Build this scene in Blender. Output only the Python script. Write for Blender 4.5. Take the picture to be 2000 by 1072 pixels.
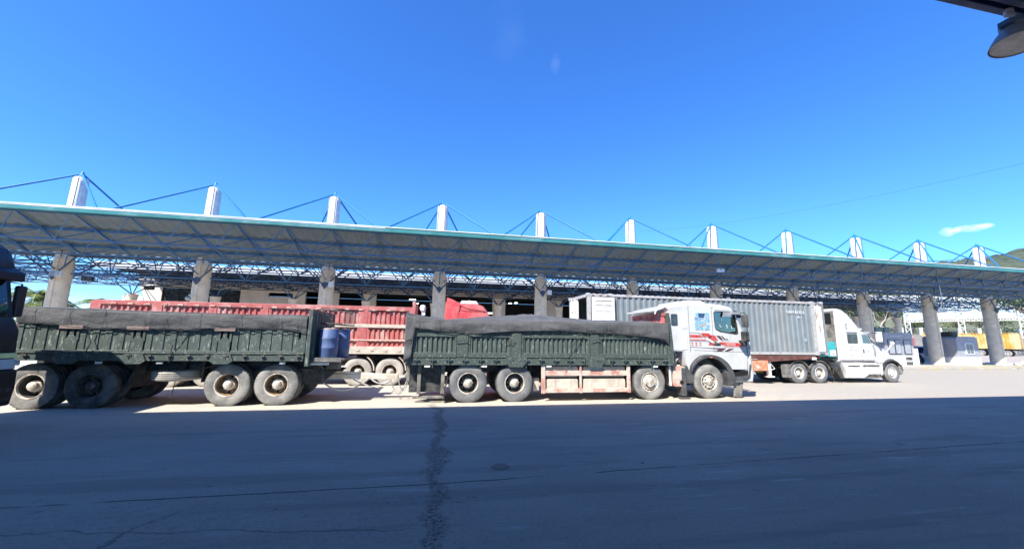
import bpy, bmesh, math, random
from math import sin, cos, pi, radians, atan2, sqrt
from mathutils import Vector, Matrix, noise
from mathutils.geometry import tessellate_polygon

for o in list(bpy.data.objects):
    bpy.data.objects.remove(o)
S = bpy.context.scene
COL = S.collection

# ---------------------------------------------------------------- camera
F, PIT, ROLL, YAW, CAMH = 750.0, .163, .015, .191, 2.0
fw = Vector((sin(YAW)*cos(PIT), cos(YAW)*cos(PIT), sin(PIT)))
r_ = Vector((cos(YAW), -sin(YAW), 0)); u_ = r_.cross(fw)
r2 = r_*cos(ROLL)+u_*sin(ROLL); u2 = -r_*sin(ROLL)+u_*cos(ROLL)
cd = bpy.data.cameras.new('camera'); cam = bpy.data.objects.new('camera', cd); COL.objects.link(cam)
cd.sensor_width = 36; cd.lens = 36*F/2000; cd.clip_start = .05; cd.clip_end = 5000
cam.matrix_world = Matrix(((r2.x, u2.x, -fw.x, 0), (r2.y, u2.y, -fw.y, 0), (r2.z, u2.z, -fw.z, CAMH), (0, 0, 0, 1)))
S.camera = cam
S.view_settings.view_transform = 'Standard'; S.view_settings.look = 'None'
S.view_settings.exposure = 1.1; S.view_settings.gamma = 1; S.view_settings.use_curve_mapping = False

# ---------------------------------------------------------------- sun and sky
SX, SY = -.60, -.62                       # horizontal offset per metre of height towards the sun
sd = Vector((SX, SY, 1)).normalized()
sun = bpy.data.lights.new('sun', 'SUN'); sun.energy = 4.6; sun.angle = radians(.53); sun.color = (1, .955, .88)
so = bpy.data.objects.new('sun', sun); COL.objects.link(so)
so.rotation_euler = sd.to_track_quat('Z', 'Y').to_euler(); so.location = (0, 0, 60)
W = bpy.data.worlds.new('World'); S.world = W; W.use_nodes = True
wn, wl = W.node_tree.nodes, W.node_tree.links; wn.clear()
def wnode(t, **k):
    n = wn.new(t)
    for a, b in k.items(): setattr(n, a, b)
    return n
sky = wnode('ShaderNodeTexSky', sky_type='NISHITA', sun_disc=False)
sky.sun_elevation = math.asin(sd.z); sky.sun_rotation = atan2(sd.x, sd.y); sky.altitude = 0
sky.air_density = 1.0; sky.dust_density = .05; sky.ozone_density = 6
hs = wnode('ShaderNodeHueSaturation'); hs.inputs['Saturation'].default_value = 1.12; hs.inputs['Hue'].default_value = .5; hs.inputs['Value'].default_value = 1.0
wl.new(sky.outputs[0], hs.inputs['Color'])
tint = wnode('ShaderNodeMix', data_type='RGBA', blend_type='MULTIPLY'); tint.inputs[0].default_value = 1; tint.inputs[7].default_value = (.50, .75, 1.07, 1)
wl.new(hs.outputs[0], tint.inputs[6])
tc = wnode('ShaderNodeTexCoord')
def cloud_mask(vx, vy, vz, rx, rz, scale, lo, hi, seed):
    """soft cloud round a sky direction: elliptical falloff times noise"""
    d = Vector((vx, vy, vz)).normalized()
    t = Vector((d.y, -d.x, 0)).normalized(); b = t.cross(d)
    out = []
    for ax, rr in ((t, rx), (b, rz)):
        dp = wnode('ShaderNodeVectorMath', operation='DOT_PRODUCT'); dp.inputs[1].default_value = ax/rr
        wl.new(tc.outputs['Generated'], dp.inputs[0])
        m = wnode('ShaderNodeMath', operation='MULTIPLY'); wl.new(dp.outputs['Value'], m.inputs[0]); wl.new(dp.outputs['Value'], m.inputs[1]); out.append(m)
    a = wnode('ShaderNodeMath', operation='ADD'); wl.new(out[0].outputs[0], a.inputs[0]); wl.new(out[1].outputs[0], a.inputs[1])
    nz = wnode('ShaderNodeTexNoise'); nz.inputs['Scale'].default_value = scale; nz.inputs['Detail'].default_value = 6; nz.inputs['Roughness'].default_value = .6
    mp = wnode('ShaderNodeMapping'); mp.inputs['Location'].default_value = (seed, seed*.7, 0); mp.inputs['Scale'].default_value = (1, 1, 2)
    wl.new(tc.outputs['Generated'], mp.inputs[0]); wl.new(mp.outputs[0], nz.inputs['Vector'])
    s = wnode('ShaderNodeMath', operation='SUBTRACT'); s.inputs[0].default_value = 1; wl.new(a.outputs[0], s.inputs[1])
    n2 = wnode('ShaderNodeMath', operation='MULTIPLY_ADD'); n2.inputs[1].default_value = 2.2; n2.inputs[2].default_value = -1.1; wl.new(nz.outputs[0], n2.inputs[0])
    s2 = wnode('ShaderNodeMath', operation='ADD'); wl.new(s.outputs[0], s2.inputs[0]); wl.new(n2.outputs[0], s2.inputs[1])
    mr = wnode('ShaderNodeMapRange', interpolation_type='SMOOTHSTEP'); mr.inputs[1].default_value = lo; mr.inputs[2].default_value = hi
    wl.new(s2.outputs[0], mr.inputs[0])
    # only the hemisphere in front of the direction
    dp = wnode('ShaderNodeVectorMath', operation='DOT_PRODUCT'); dp.inputs[1].default_value = d; wl.new(tc.outputs['Generated'], dp.inputs[0])
    g = wnode('ShaderNodeMath', operation='GREATER_THAN'); g.inputs[1].default_value = .5; wl.new(dp.outputs['Value'], g.inputs[0])
    o = wnode('ShaderNodeMath', operation='MULTIPLY'); wl.new(mr.outputs[0], o.inputs[0]); wl.new(g.outputs[0], o.inputs[1])
    return o.outputs[0]
def sky_dir(x, y):
    return fw + r2*((x-1000)/F) - u2*((y-536)/F)
col = tint.outputs[2]
for (x, y, rx, rz, sc, lo, hi, sd_, st) in ((1855, 452, .016, .009, 60, .0, 1.9, 3.1, .6), (1890, 446, .030, .007, 45, .0, 2.0, 8.1, .6), (1925, 441, .012, .005, 60, .0, 1.8, 4.4, .45), (1085, 125, .016, .03, 16, .3, 1.9, 1.2, .04),
                                            (990, 50, .07, .12, 6, .5, 2.4, 2.2, .035), (150, 600, .30, .03, 5, .1, 1.6, 6.6, .25)):
    v = sky_dir(x, y)
    m = cloud_mask(v.x, v.y, v.z, rx, rz, sc, lo, hi, sd_)
    f = wnode('ShaderNodeMath', operation='MULTIPLY'); f.inputs[1].default_value = st; wl.new(m, f.inputs[0])
    mx = wnode('ShaderNodeMix', data_type='RGBA'); mx.inputs[7].default_value = (7.2, 7.6, 8.2, 1)
    wl.new(f.outputs[0], mx.inputs[0]); wl.new(col, mx.inputs[6]); col = mx.outputs[2]
bg = wnode('ShaderNodeBackground'); bg.inputs['Strength'].default_value = .145; wl.new(col, bg.inputs['Color'])
wo = wnode('ShaderNodeOutputWorld'); wl.new(bg.outputs[0], wo.inputs['Surface'])

# ---------------------------------------------------------------- materials
M = {}
def mat(name, c, rough=.6, metal=0., dirt=None, amt=.4, scale=2., streak=None, bump=0., bscale=40., emit=None, estr=0., lo=.4, hi=.65, var=.12, second=None, coat=0., alpha=None, trans=0.):
    m = bpy.data.materials.new(name); m.use_nodes = True; M[name] = m
    nt = m.node_tree; n, l = nt.nodes, nt.links; b = n['Principled BSDF']
    b.inputs['Roughness'].default_value = rough; b.inputs['Metallic'].default_value = metal
    b.inputs['Coat Weight'].default_value = coat
    tcn = n.new('ShaderNodeTexCoord')
    def nz(sc, vec=(1, 1, 1), det=5, loc=0):
        mp = n.new('ShaderNodeMapping'); mp.inputs['Scale'].default_value = vec; mp.inputs['Location'].default_value = (loc, loc, loc)
        l.new(tcn.outputs['Object'], mp.inputs[0]); t = n.new('ShaderNodeTexNoise'); t.inputs['Scale'].default_value = sc
        t.inputs['Detail'].default_value = det; t.inputs['Roughness'].default_value = .62; l.new(mp.outputs[0], t.inputs['Vector']); return t.outputs[0]
    def rng(s, a, bb, x=0., y=1.):
        r = n.new('ShaderNodeMapRange'); r.interpolation_type = 'SMOOTHSTEP'
        r.inputs[1].default_value = a; r.inputs[2].default_value = bb; r.inputs[3].default_value = x; r.inputs[4].default_value = y
        l.new(s, r.inputs[0]); return r.outputs[0]
    def mix(f, a, bb):
        x = n.new('ShaderNodeMix'); x.data_type = 'RGBA'
        if isinstance(f, float): x.inputs[0].default_value = f
        else: l.new(f, x.inputs[0])
        for i, s in ((6, a), (7, bb)):
            if isinstance(s, tuple): x.inputs[i].default_value = (*s, 1)
            else: l.new(s, x.inputs[i])
        return x.outputs[2]
    k = 1-var
    colr = mix(rng(nz(scale*1.7, loc=3), .3, .7), tuple(v*k for v in c), tuple(min(1, v*(1+var)) for v in c))
    if second:   # (colour, noise scale, vector, lo, hi, amount)
        cc, sc, ve, a, bb, am = second
        colr = mix(rng(nz(sc, ve, 6, 7), a, bb, 0, am), colr, cc)
    if dirt:
        colr = mix(rng(nz(scale, streak or (1, 1, 1), 7, 1), lo, hi, 0, amt), colr, dirt)
    l.new(colr, b.inputs['Base Color'])
    l.new(rng(nz(scale*2.3, loc=5), .3, .7, max(.03, rough-.1), min(1, rough+.1)), b.inputs['Roughness'])
    if bump:
        bp = n.new('ShaderNodeBump'); bp.inputs['Strength'].default_value = bump; bp.inputs['Distance'].default_value = .02
        l.new(nz(bscale, det=6), bp.inputs['Height']); l.new(bp.outputs[0], b.inputs['Normal'])
    if emit:
        b.inputs['Emission Color'].default_value = (*emit, 1); b.inputs['Emission Strength'].default_value = estr
    if trans: b.inputs['Transmission Weight'].default_value = trans
    if alpha is not None: b.inputs['Alpha'].default_value = alpha
    return m
DUST = (.42, .38, .31)
mat('green_paint', (.070, .088, .075), .55, dirt=(.36, .40, .36), amt=.85, scale=8, streak=(2.4, 2.4, .55), lo=.55, hi=.70, bump=.3, bscale=9, second=((.10, .125, .105), 2.5, (2, 2, .5), .4, .65, .7))
mat('green_trim', (.066, .084, .070), .55, dirt=(.30, .33, .29), amt=.55, scale=16, lo=.54, hi=.66, bump=.2)
mat('tarp_seam', (.14, .14, .138), .8)
mat('tarp', (.075, .075, .076), .75, dirt=(.15, .148, .143), amt=.6, scale=1.3, streak=(.6, 1, 2), lo=.42, hi=.75, bump=.9, bscale=11, second=((.17, .17, .165), 5, (2.2, .6, .12), .58, .70, .55))
mat('tyre', (.18, .172, .158), .85, dirt=(.33, .31, .275), amt=.8, scale=3, bump=.3, bscale=30, second=((.14, .135, .13), 5, (1, 1, 1), .5, .75, .5))
mat('tyre_dark', (.05, .05, .052), .8, dirt=(.2, .19, .17), amt=.6, scale=3, bump=.3, bscale=30)
mat('tyre_grey', (.14, .14, .14), .8, dirt=(.24, .235, .22), amt=.7, scale=3, bump=.3, bscale=30)
mat('tyre_pale', (.38, .35, .30), .9, dirt=(.5, .46, .4), amt=.8, scale=3, bump=.3, bscale=30)
mat('rim_dusty', (.62, .57, .48), .6, dirt=(.16, .10, .06), amt=.7, scale=6, bump=.2)
mat('rim_rust', (.17, .085, .03), .8, dirt=(.42, .36, .27), amt=.7, scale=5, bump=.2)
mat('rim_brown', (.20, .115, .05), .75, dirt=(.36, .28, .18), amt=.6, scale=7)
mat('rim_white', (.72, .71, .68), .4, dirt=DUST, amt=.7, scale=5)
mat('rim_dark', (.05, .045, .04), .7, dirt=(.25, .22, .18), amt=.5, scale=6)
mat('chassis', (.025, .025, .026), .7, dirt=(.16, .14, .11), amt=.55, scale=4, bump=.2)
mat('plastic_grey', (.065, .065, .068), .6, dirt=(.14, .135, .12), amt=.6, scale=4)
mat('stake_pink', (.25, .18, .155), .8)
mat('chassis_dusty', (.13, .124, .112), .8, dirt=(.30, .275, .235), amt=.8, scale=3, bump=.2)
mat('black_hole', (.008, .008, .009), .9)
mat('rubber', (.02, .02, .02), .6, dirt=(.18, .17, .15), amt=.4, scale=6)
mat('white_paint', (.60, .60, .59), .3, dirt=(.42, .38, .32), amt=.7, scale=1.9, streak=(1, 1, .6), lo=.52, hi=.8, var=.03, coat=.4)
mat('white_worn', (.74, .73, .70), .6, dirt=(.45, .42, .36), amt=.6, scale=3, streak=(2, 2, .5), var=.04, lo=.5)
mat('decal_red', (.55, .03, .025), .4, dirt=(.5, .3, .25), amt=.4, scale=6)
mat('decal_dark', (.09, .05, .055), .4)
mat('decal_grey', (.42, .42, .43), .5)
mat('decal_white', (.8, .8, .78), .5)
mat('glass_dark', (.02, .022, .024), .06, dirt=(.12, .12, .12), amt=.35, scale=4, coat=.5)
mat('glass_blue', (.07, .13, .16), .08, dirt=(.2, .24, .26), amt=.3, scale=3, coat=.5)
def glass(name, c=(.75, .9, .88), a=.42):
    m = bpy.data.materials.new(name); m.use_nodes = True; M[name] = m
    n, l = m.node_tree.nodes, m.node_tree.links; n.clear()
    t = n.new('ShaderNodeBsdfTransparent'); t.inputs[0].default_value = (*c, 1)
    g = n.new('ShaderNodeBsdfGlossy'); g.inputs['Roughness'].default_value = .04
    fr = n.new('ShaderNodeFresnel'); fr.inputs[0].default_value = 1.5
    ad = n.new('ShaderNodeMath'); ad.operation = 'ADD'; ad.inputs[1].default_value = .06; l.new(fr.outputs[0], ad.inputs[0])
    x = n.new('ShaderNodeMixShader'); l.new(ad.outputs[0], x.inputs[0]); l.new(t.outputs[0], x.inputs[1]); l.new(g.outputs[0], x.inputs[2])
    o = n.new('ShaderNodeOutputMaterial'); l.new(x.outputs[0], o.inputs[0])
glass('glass_clear')
mat('red_paint', (.45, .12, .11), .55, dirt=(.58, .38, .34), amt=.85, scale=2.5, streak=(1, 1, .7), lo=.45, hi=.75, second=((.30, .05, .05), 3, (2, 2, .5), .45, .75, .6))
mat('red_dusty', (.46, .13, .11), .7, dirt=(.58, .44, .37), amt=.8, scale=2.2, lo=.46, hi=.66, streak=(1, 1, .6))
mat('red_cab', (.62, .045, .04), .3, dirt=(.65, .35, .3), amt=.35, scale=2, coat=.5)
mat('rust_red', (.11, .032, .024), .7, dirt=(.16, .10, .08), amt=.6, scale=4)
mat('pale_red', (.50, .24, .18), .8, dirt=(.62, .55, .46), amt=.85, scale=3, lo=.4, hi=.58)
mat('tank', (.60, .53, .43), .7, dirt=(.42, .35, .27), amt=.6, scale=3)
mat('container', (.19, .225, .24), .5, dirt=(.25, .24, .22), amt=.55, scale=.9, streak=(1, 1, .25), bump=.15, bscale=12, second=((.30, .17, .10), 2.2, (1, 1, .35), .62, .78, .6))
mat('container_frame', (.42, .42, .41), .6, dirt=(.30, .17, .10), amt=.5, scale=4, lo=.5)
mat('container_door', (.74, .72, .68), .6, dirt=(.5, .44, .38), amt=.5, scale=3, streak=(1, 1, .4))
mat('container_rusty', (.72, .70, .66), .7, dirt=(.22, .13, .07), amt=.85, scale=2.2, streak=(2, 2, .35), lo=.48, hi=.6)
mat('container_yellow', (.50, .26, .04), .6, dirt=(.70, .55, .28), amt=.8, scale=.6, streak=(1, 1, .5), lo=.4, hi=.6)
mat('orange', (.70, .20, .09), .6, dirt=(.6, .45, .35), amt=.5, scale=4)
mat('teal_plastic', (.02, .38, .40), .4, dirt=(.2, .4, .4), amt=.3, scale=4)
mat('blue_plastic', (.10, .15, .30), .5, dirt=(.38, .36, .36), amt=.75, scale=2.2, streak=(1, 1, .4), lo=.45, hi=.7)
mat('drum_rust', (.45, .30, .18), .8, dirt=(.5, .42, .35), amt=.6, scale=8)
mat('concrete_column', (.78, .66, .50), .85, dirt=(.60, .50, .38), amt=.5, scale=1.4, streak=(2, 2, .3), lo=.5, hi=.75, bump=.25, bscale=18)
mat('mast_white', (.72, .70, .66), .8, dirt=(.42, .39, .35), amt=.6, scale=2, streak=(2, 2, .5), lo=.55, hi=.7, bump=.25, bscale=14)
mat('steel_blue', (.030, .13, .28), .42, dirt=(.14, .2, .28), amt=.4, scale=3)
mat('steel_navy', (.018, .055, .12), .45, dirt=(.1, .14, .2), amt=.4, scale=3)
mat('stay_blue', (.015, .17, .40), .5)
mat('roof_sheet', (.165, .215, .25), .6, dirt=(.13, .17, .20), amt=.5, scale=.6, var=.05)
mat('roof_dark', (.03, .055, .14), .6)
mat('gutter_teal', (.045, .20, .185), .35, dirt=(.25, .38, .36), amt=.5, scale=.6, lo=.45, hi=.7)
mat('wall_beige', (.72, .66, .57), .85, dirt=(.56, .52, .46), amt=.4, scale=.5, bump=.1)
mat('wall_sunlit', (.78, .77, .74), .8)
mat('fascia', (.74, .74, .72), .6, dirt=(.5, .5, .48), amt=.5, scale=.5)
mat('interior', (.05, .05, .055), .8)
mat('booth_grey', (.34, .35, .38), .5, dirt=(.28, .28, .3), amt=.4, scale=1.5)
mat('booth_panel', (.33, .35, .38), .35)
mat('booth_white', (.72, .72, .70), .7, dirt=(.55, .53, .48), amt=.5, scale=2)
mat('suv_blue', (.02, .05, .13), .2, coat=.7)
mat('dark_paint', (.006, .005, .009), .45, dirt=(.012, .012, .016), amt=.3, scale=3)
mat('kerb', (.36, .34, .30), .85, dirt=(.42, .34, .13), amt=.8, scale=.8, lo=.50, hi=.58, bump=.2)
mat('stone_wall', (.25, .235, .21), .9, dirt=(.22, .21, .19), amt=.7, scale=.8, bump=.5, bscale=4)
mat('fence_white', (.80, .78, .72), .8)
mat('mesh_wire', (.35, .36, .34), .5, metal=.6)
mat('leaf_a', (.09, .13, .035), .6, second=((.17, .19, .06), .5, (1, 1, 1), .4, .65, .8))
mat('leaf_b', (.045, .08, .03), .6, second=((.10, .13, .04), .5, (1, 1, 1), .4, .7, .8))
mat('leaf_c', (.16, .18, .055), .6, second=((.08, .11, .03), .6, (1, 1, 1), .4, .7, .8))
mat('leaf_palm', (.13, .19, .05), .5, second=((.25, .27, .08), 1, (1, 1, 1), .4, .7, .8))
mat('bark', (.22, .18, .14), .9)
mat('bark_pale', (.42, .38, .32), .9)
mat('hill', (.05, .068, .042), .9, dirt=(.085, .10, .05), amt=.8, scale=.06, bump=1, bscale=.4, second=((.025, .04, .02), .15, (1, 1, 1), .45, .6, .8))
mat('scrub', (.10, .12, .05), .9, dirt=(.22, .20, .13), amt=.7, scale=.15)
mat('lamp_shell', (.20, .205, .22), .4, metal=.3)
mat('lamp_inner', (.72, .66, .58), .5, dirt=(.4, .3, .22), amt=.5, scale=3)
mat('grey_metal', (.42, .42, .43), .45, metal=.5)
mat('flood_white', (.78, .78, .76), .4)
mat('hose', (.5, .48, .44), .7, dirt=(.1, .1, .1), amt=.6, scale=4)
mat('rope', (.03, .03, .035), .8)
mat('plate_yellow', (.42, .42, .08), .5)
mat('manhole', (.14, .115, .095), .5, bump=.6, bscale=30)
mat('light_lit', (.9, .9, .88), .5, emit=(1, .97, .9), estr=3.)
mat('headlight', (.45, .47, .48), .1, coat=.6)
mat('yellow_lens', (.75, .72, .30), .2)
mat('fruit', (.35, .45, .10), .5)
def poster_mat(name, stops, scale, vec, seed=0.):
    m = bpy.data.materials.new(name); m.use_nodes = True; M[name] = m
    n, l = m.node_tree.nodes, m.node_tree.links; b = n['Principled BSDF']; b.inputs['Roughness'].default_value = .5
    t = n.new('ShaderNodeTexCoord'); mp = n.new('ShaderNodeMapping'); mp.inputs['Scale'].default_value = vec; mp.inputs['Location'].default_value = (seed,)*3
    l.new(t.outputs['Object'], mp.inputs[0]); z = n.new('ShaderNodeTexNoise'); z.inputs['Scale'].default_value = scale; z.inputs['Detail'].default_value = 3; z.inputs['Distortion'].default_value = .8
    l.new(mp.outputs[0], z.inputs['Vector']); cr = n.new('ShaderNodeValToRGB'); e = cr.color_ramp.elements
    e[0].position, e[0].color = stops[0][0], (*stops[0][1], 1); e[1].position, e[1].color = stops[-1][0], (*stops[-1][1], 1)
    for p, c in stops[1:-1]: x = e.new(p); x.color = (*c, 1)
    l.new(z.outputs[0], cr.inputs[0]); l.new(cr.outputs[0], b.inputs['Base Color'])
poster_mat('billboard_print', [(.3, (.62, .66, .66)), (.44, (.60, .65, .63)), (.475, (.26, .42, .37)), (.50, (.58, .64, .62)), (.60, (.56, .63, .61)), (.63, (.22, .44, .38)), (.66, (.6, .64, .63))], .22, (1, 1, 3.2), 4)
poster_mat('window_print', [(.3, (.5, .55, .6)), (.42, (.03, .16, .40)), (.5, (.5, .6, .65)), (.58, (.10, .36, .52)), (.7, (.45, .55, .55))], 4, (1, 1, 1), 2)

# ground: one sheet, asphalt and a dusty lane lightened for the sun, joints, a broken trench
def ground_mat():
    m = bpy.data.materials.new('ground'); m.use_nodes = True; M['ground'] = m
    n, l = m.node_tree.nodes, m.node_tree.links; b = n['Principled BSDF']
    t = n.new('ShaderNodeTexCoord'); sx = n.new('ShaderNodeSeparateXYZ'); l.new(t.outputs['Object'], sx.inputs[0])
    X, Y = sx.outputs[0], sx.outputs[1]
    def nz(sc, vec=(1, 1, 1), det=6, loc=0, rough=.6):
        mp = n.new('ShaderNodeMapping'); mp.inputs['Scale'].default_value = vec; mp.inputs['Location'].default_value = (loc,)*3
        l.new(t.outputs['Object'], mp.inputs[0]); q = n.new('ShaderNodeTexNoise'); q.inputs['Scale'].default_value = sc; q.inputs['Detail'].default_value = det
        q.inputs['Roughness'].default_value = rough; l.new(mp.outputs[0], q.inputs['Vector']); return q.outputs[0]
    def ma(op, a, bb, c=None):
        q = n.new('ShaderNodeMath'); q.operation = op
        for i, s in enumerate((a, bb) + ((c,) if c is not None else ())):
            if isinstance(s, (int, float)): q.inputs[i].default_value = s
            else: l.new(s, q.inputs[i])
        return q.outputs[0]
    def rng(s, a, bb, x=0., y=1.):
        r = n.new('ShaderNodeMapRange'); r.interpolation_type = 'SMOOTHSTEP'
        for i, v in ((1, a), (2, bb), (3, x), (4, y)): r.inputs[i].default_value = v
        l.new(s, r.inputs[0]); return r.outputs[0]
    def mix(f, a, bb):
        x = n.new('ShaderNodeMix'); x.data_type = 'RGBA'; l.new(f, x.inputs[0])
        for i, s in ((6, a), (7, bb)):
            if isinstance(s, tuple): x.inputs[i].default_value = (*s, 1)
            else: l.new(s, x.inputs[i])
        return x.outputs[2]
    big = nz(.35, (1, 1.6, 1)); mid = nz(2.5, (1, 2, 1), 8, 2, .7); fine = nz(60, loc=4, det=4)
    asph = mix(rng(big, .35, .65), (.36, .268, .20), (.44, .33, .245))
    asph = mix(rng(fine, .35, .75, 0, .8), asph, (.52, .40, .31))
    asph = mix(rng(nz(24, (1, 1, 1), 5, 19, .7), .52, .68, 0, .6), asph, (.20, .15, .115))
    asph = mix(rng(nz(.9, (.22, 3.2, 1), 7, 27, .62), .50, .66, 0, .4), asph, (.21, .16, .125))
    asph = mix(ma('MULTIPLY', rng(nz(1.1, (.7, 4.5, 1), 8, 9, .72), .56, .68, 0, .75), rng(X, -4, 4, .35, 1)), asph, (.58, .47, .38))
    rough_ = ma('MULTIPLY', rng(ma('ADD', Y, nz(1.2, loc=33)), 5.9, 6.5, 1, 0), rng(X, 0, 1.2, 1, .25))
    asph = mix(ma('MULTIPLY', rough_, rng(nz(8, (1, 1.3, 1), 10, 37, .85), .50, .68, 0, .6)), asph, (.12, .10, .09))
    asph = mix(rng(nz(1.7, (1, 1.4, 1), 4, 47), .66, .74, 0, .55), asph, (.13, .112, .10))
    # dusty lane beyond, its colour lightened to stand for sunlight, ragged boundary
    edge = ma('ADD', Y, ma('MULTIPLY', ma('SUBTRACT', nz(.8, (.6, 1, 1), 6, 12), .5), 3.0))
    lit_dust = mix(rng(mid, .35, .7), (.50, .45, .36), (.40, .355, .285))
    lit_dust = mix(rng(nz(.5, (.5, 2.5, 1), 7, 21), .48, .66, 0, .6), lit_dust, (.38, .36, .33))
    lit_dust = mix(ma('MULTIPLY', rng(ma('ADD', X, ma('MULTIPLY', mid, 4)), 9, 20), .75), lit_dust, (.30, .275, .235))
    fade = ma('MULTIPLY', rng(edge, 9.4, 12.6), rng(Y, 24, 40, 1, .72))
    c = mix(fade, asph, lit_dust)
    # cracks
    def line(coord, other, c0, w, amp, sc, seed, lo=-999, hi=999):
        wob = ma('MULTIPLY', ma('SUBTRACT', nz(sc, loc=seed, det=5), .5), amp)
        d = ma('ABSOLUTE', ma('ADD', ma('SUBTRACT', coord, c0), wob), 0)
        return rng(d, w*.4, w, 1, 0)
    slope = ma('SUBTRACT', Y, ma('MULTIPLY', ma('MAXIMUM', X, 0.), .045))
    joint = line(slope, X, 5.78, .022, .10, 1.6, 31)
    joint = ma('MULTIPLY', joint, rng(nz(.9, loc=44), .38, .5))
    j2 = line(ma('ADD', X, ma('MULTIPLY', Y, -.35)), Y, -4.6, .02, .8, 1.2, 52); j2 = ma('MULTIPLY', j2, rng(Y, 5.0, 5.8, .5, 0))
    j3 = line(ma('ADD', Y, ma('MULTIPLY', X, .12)), X, 4.55, .018, .5, 1.0, 57); j3 = ma('MULTIPLY', j3, rng(X, -.6, .1, .5, 0))
    band = ma('ABSOLUTE', ma('ADD', ma('SUBTRACT', X, .12), ma('MULTIPLY', ma('SUBTRACT', nz(1.5, loc=61), .5), .9)), 0)
    bandm = ma('MULTIPLY', rng(band, .05, .15, 1, 0), rng(nz(13, (1.4, 2.0, 1), 9, 71, .9), .50, .53, 0, .95))
    bandm = ma('MULTIPLY', bandm, rng(Y, 11, 13, 1, .15))
    spots = rng(nz(3.3, loc=81, det=3), .73, .76, 0, .7)
    cr = ma('MAXIMUM', ma('MAXIMUM', joint, ma('MAXIMUM', j2, j3)), ma('MAXIMUM', bandm, spots))
    c = mix(cr, c, (.045, .045, .047))
    l.new(c, b.inputs['Base Color'])
    b.inputs['Roughness'].default_value = .85
    h = ma('SUBTRACT', ma('ADD', ma('MULTIPLY', fine, .35), ma('MULTIPLY', mid, .8)), ma('MULTIPLY', cr, 1.2))
    bp = n.new('ShaderNodeBump'); bp.inputs['Strength'].default_value = .55; bp.inputs['Distance'].default_value = .02
    l.new(h, bp.inputs['Height']); l.new(bp.outputs[0], b.inputs['Normal'])
ground_mat()
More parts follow.
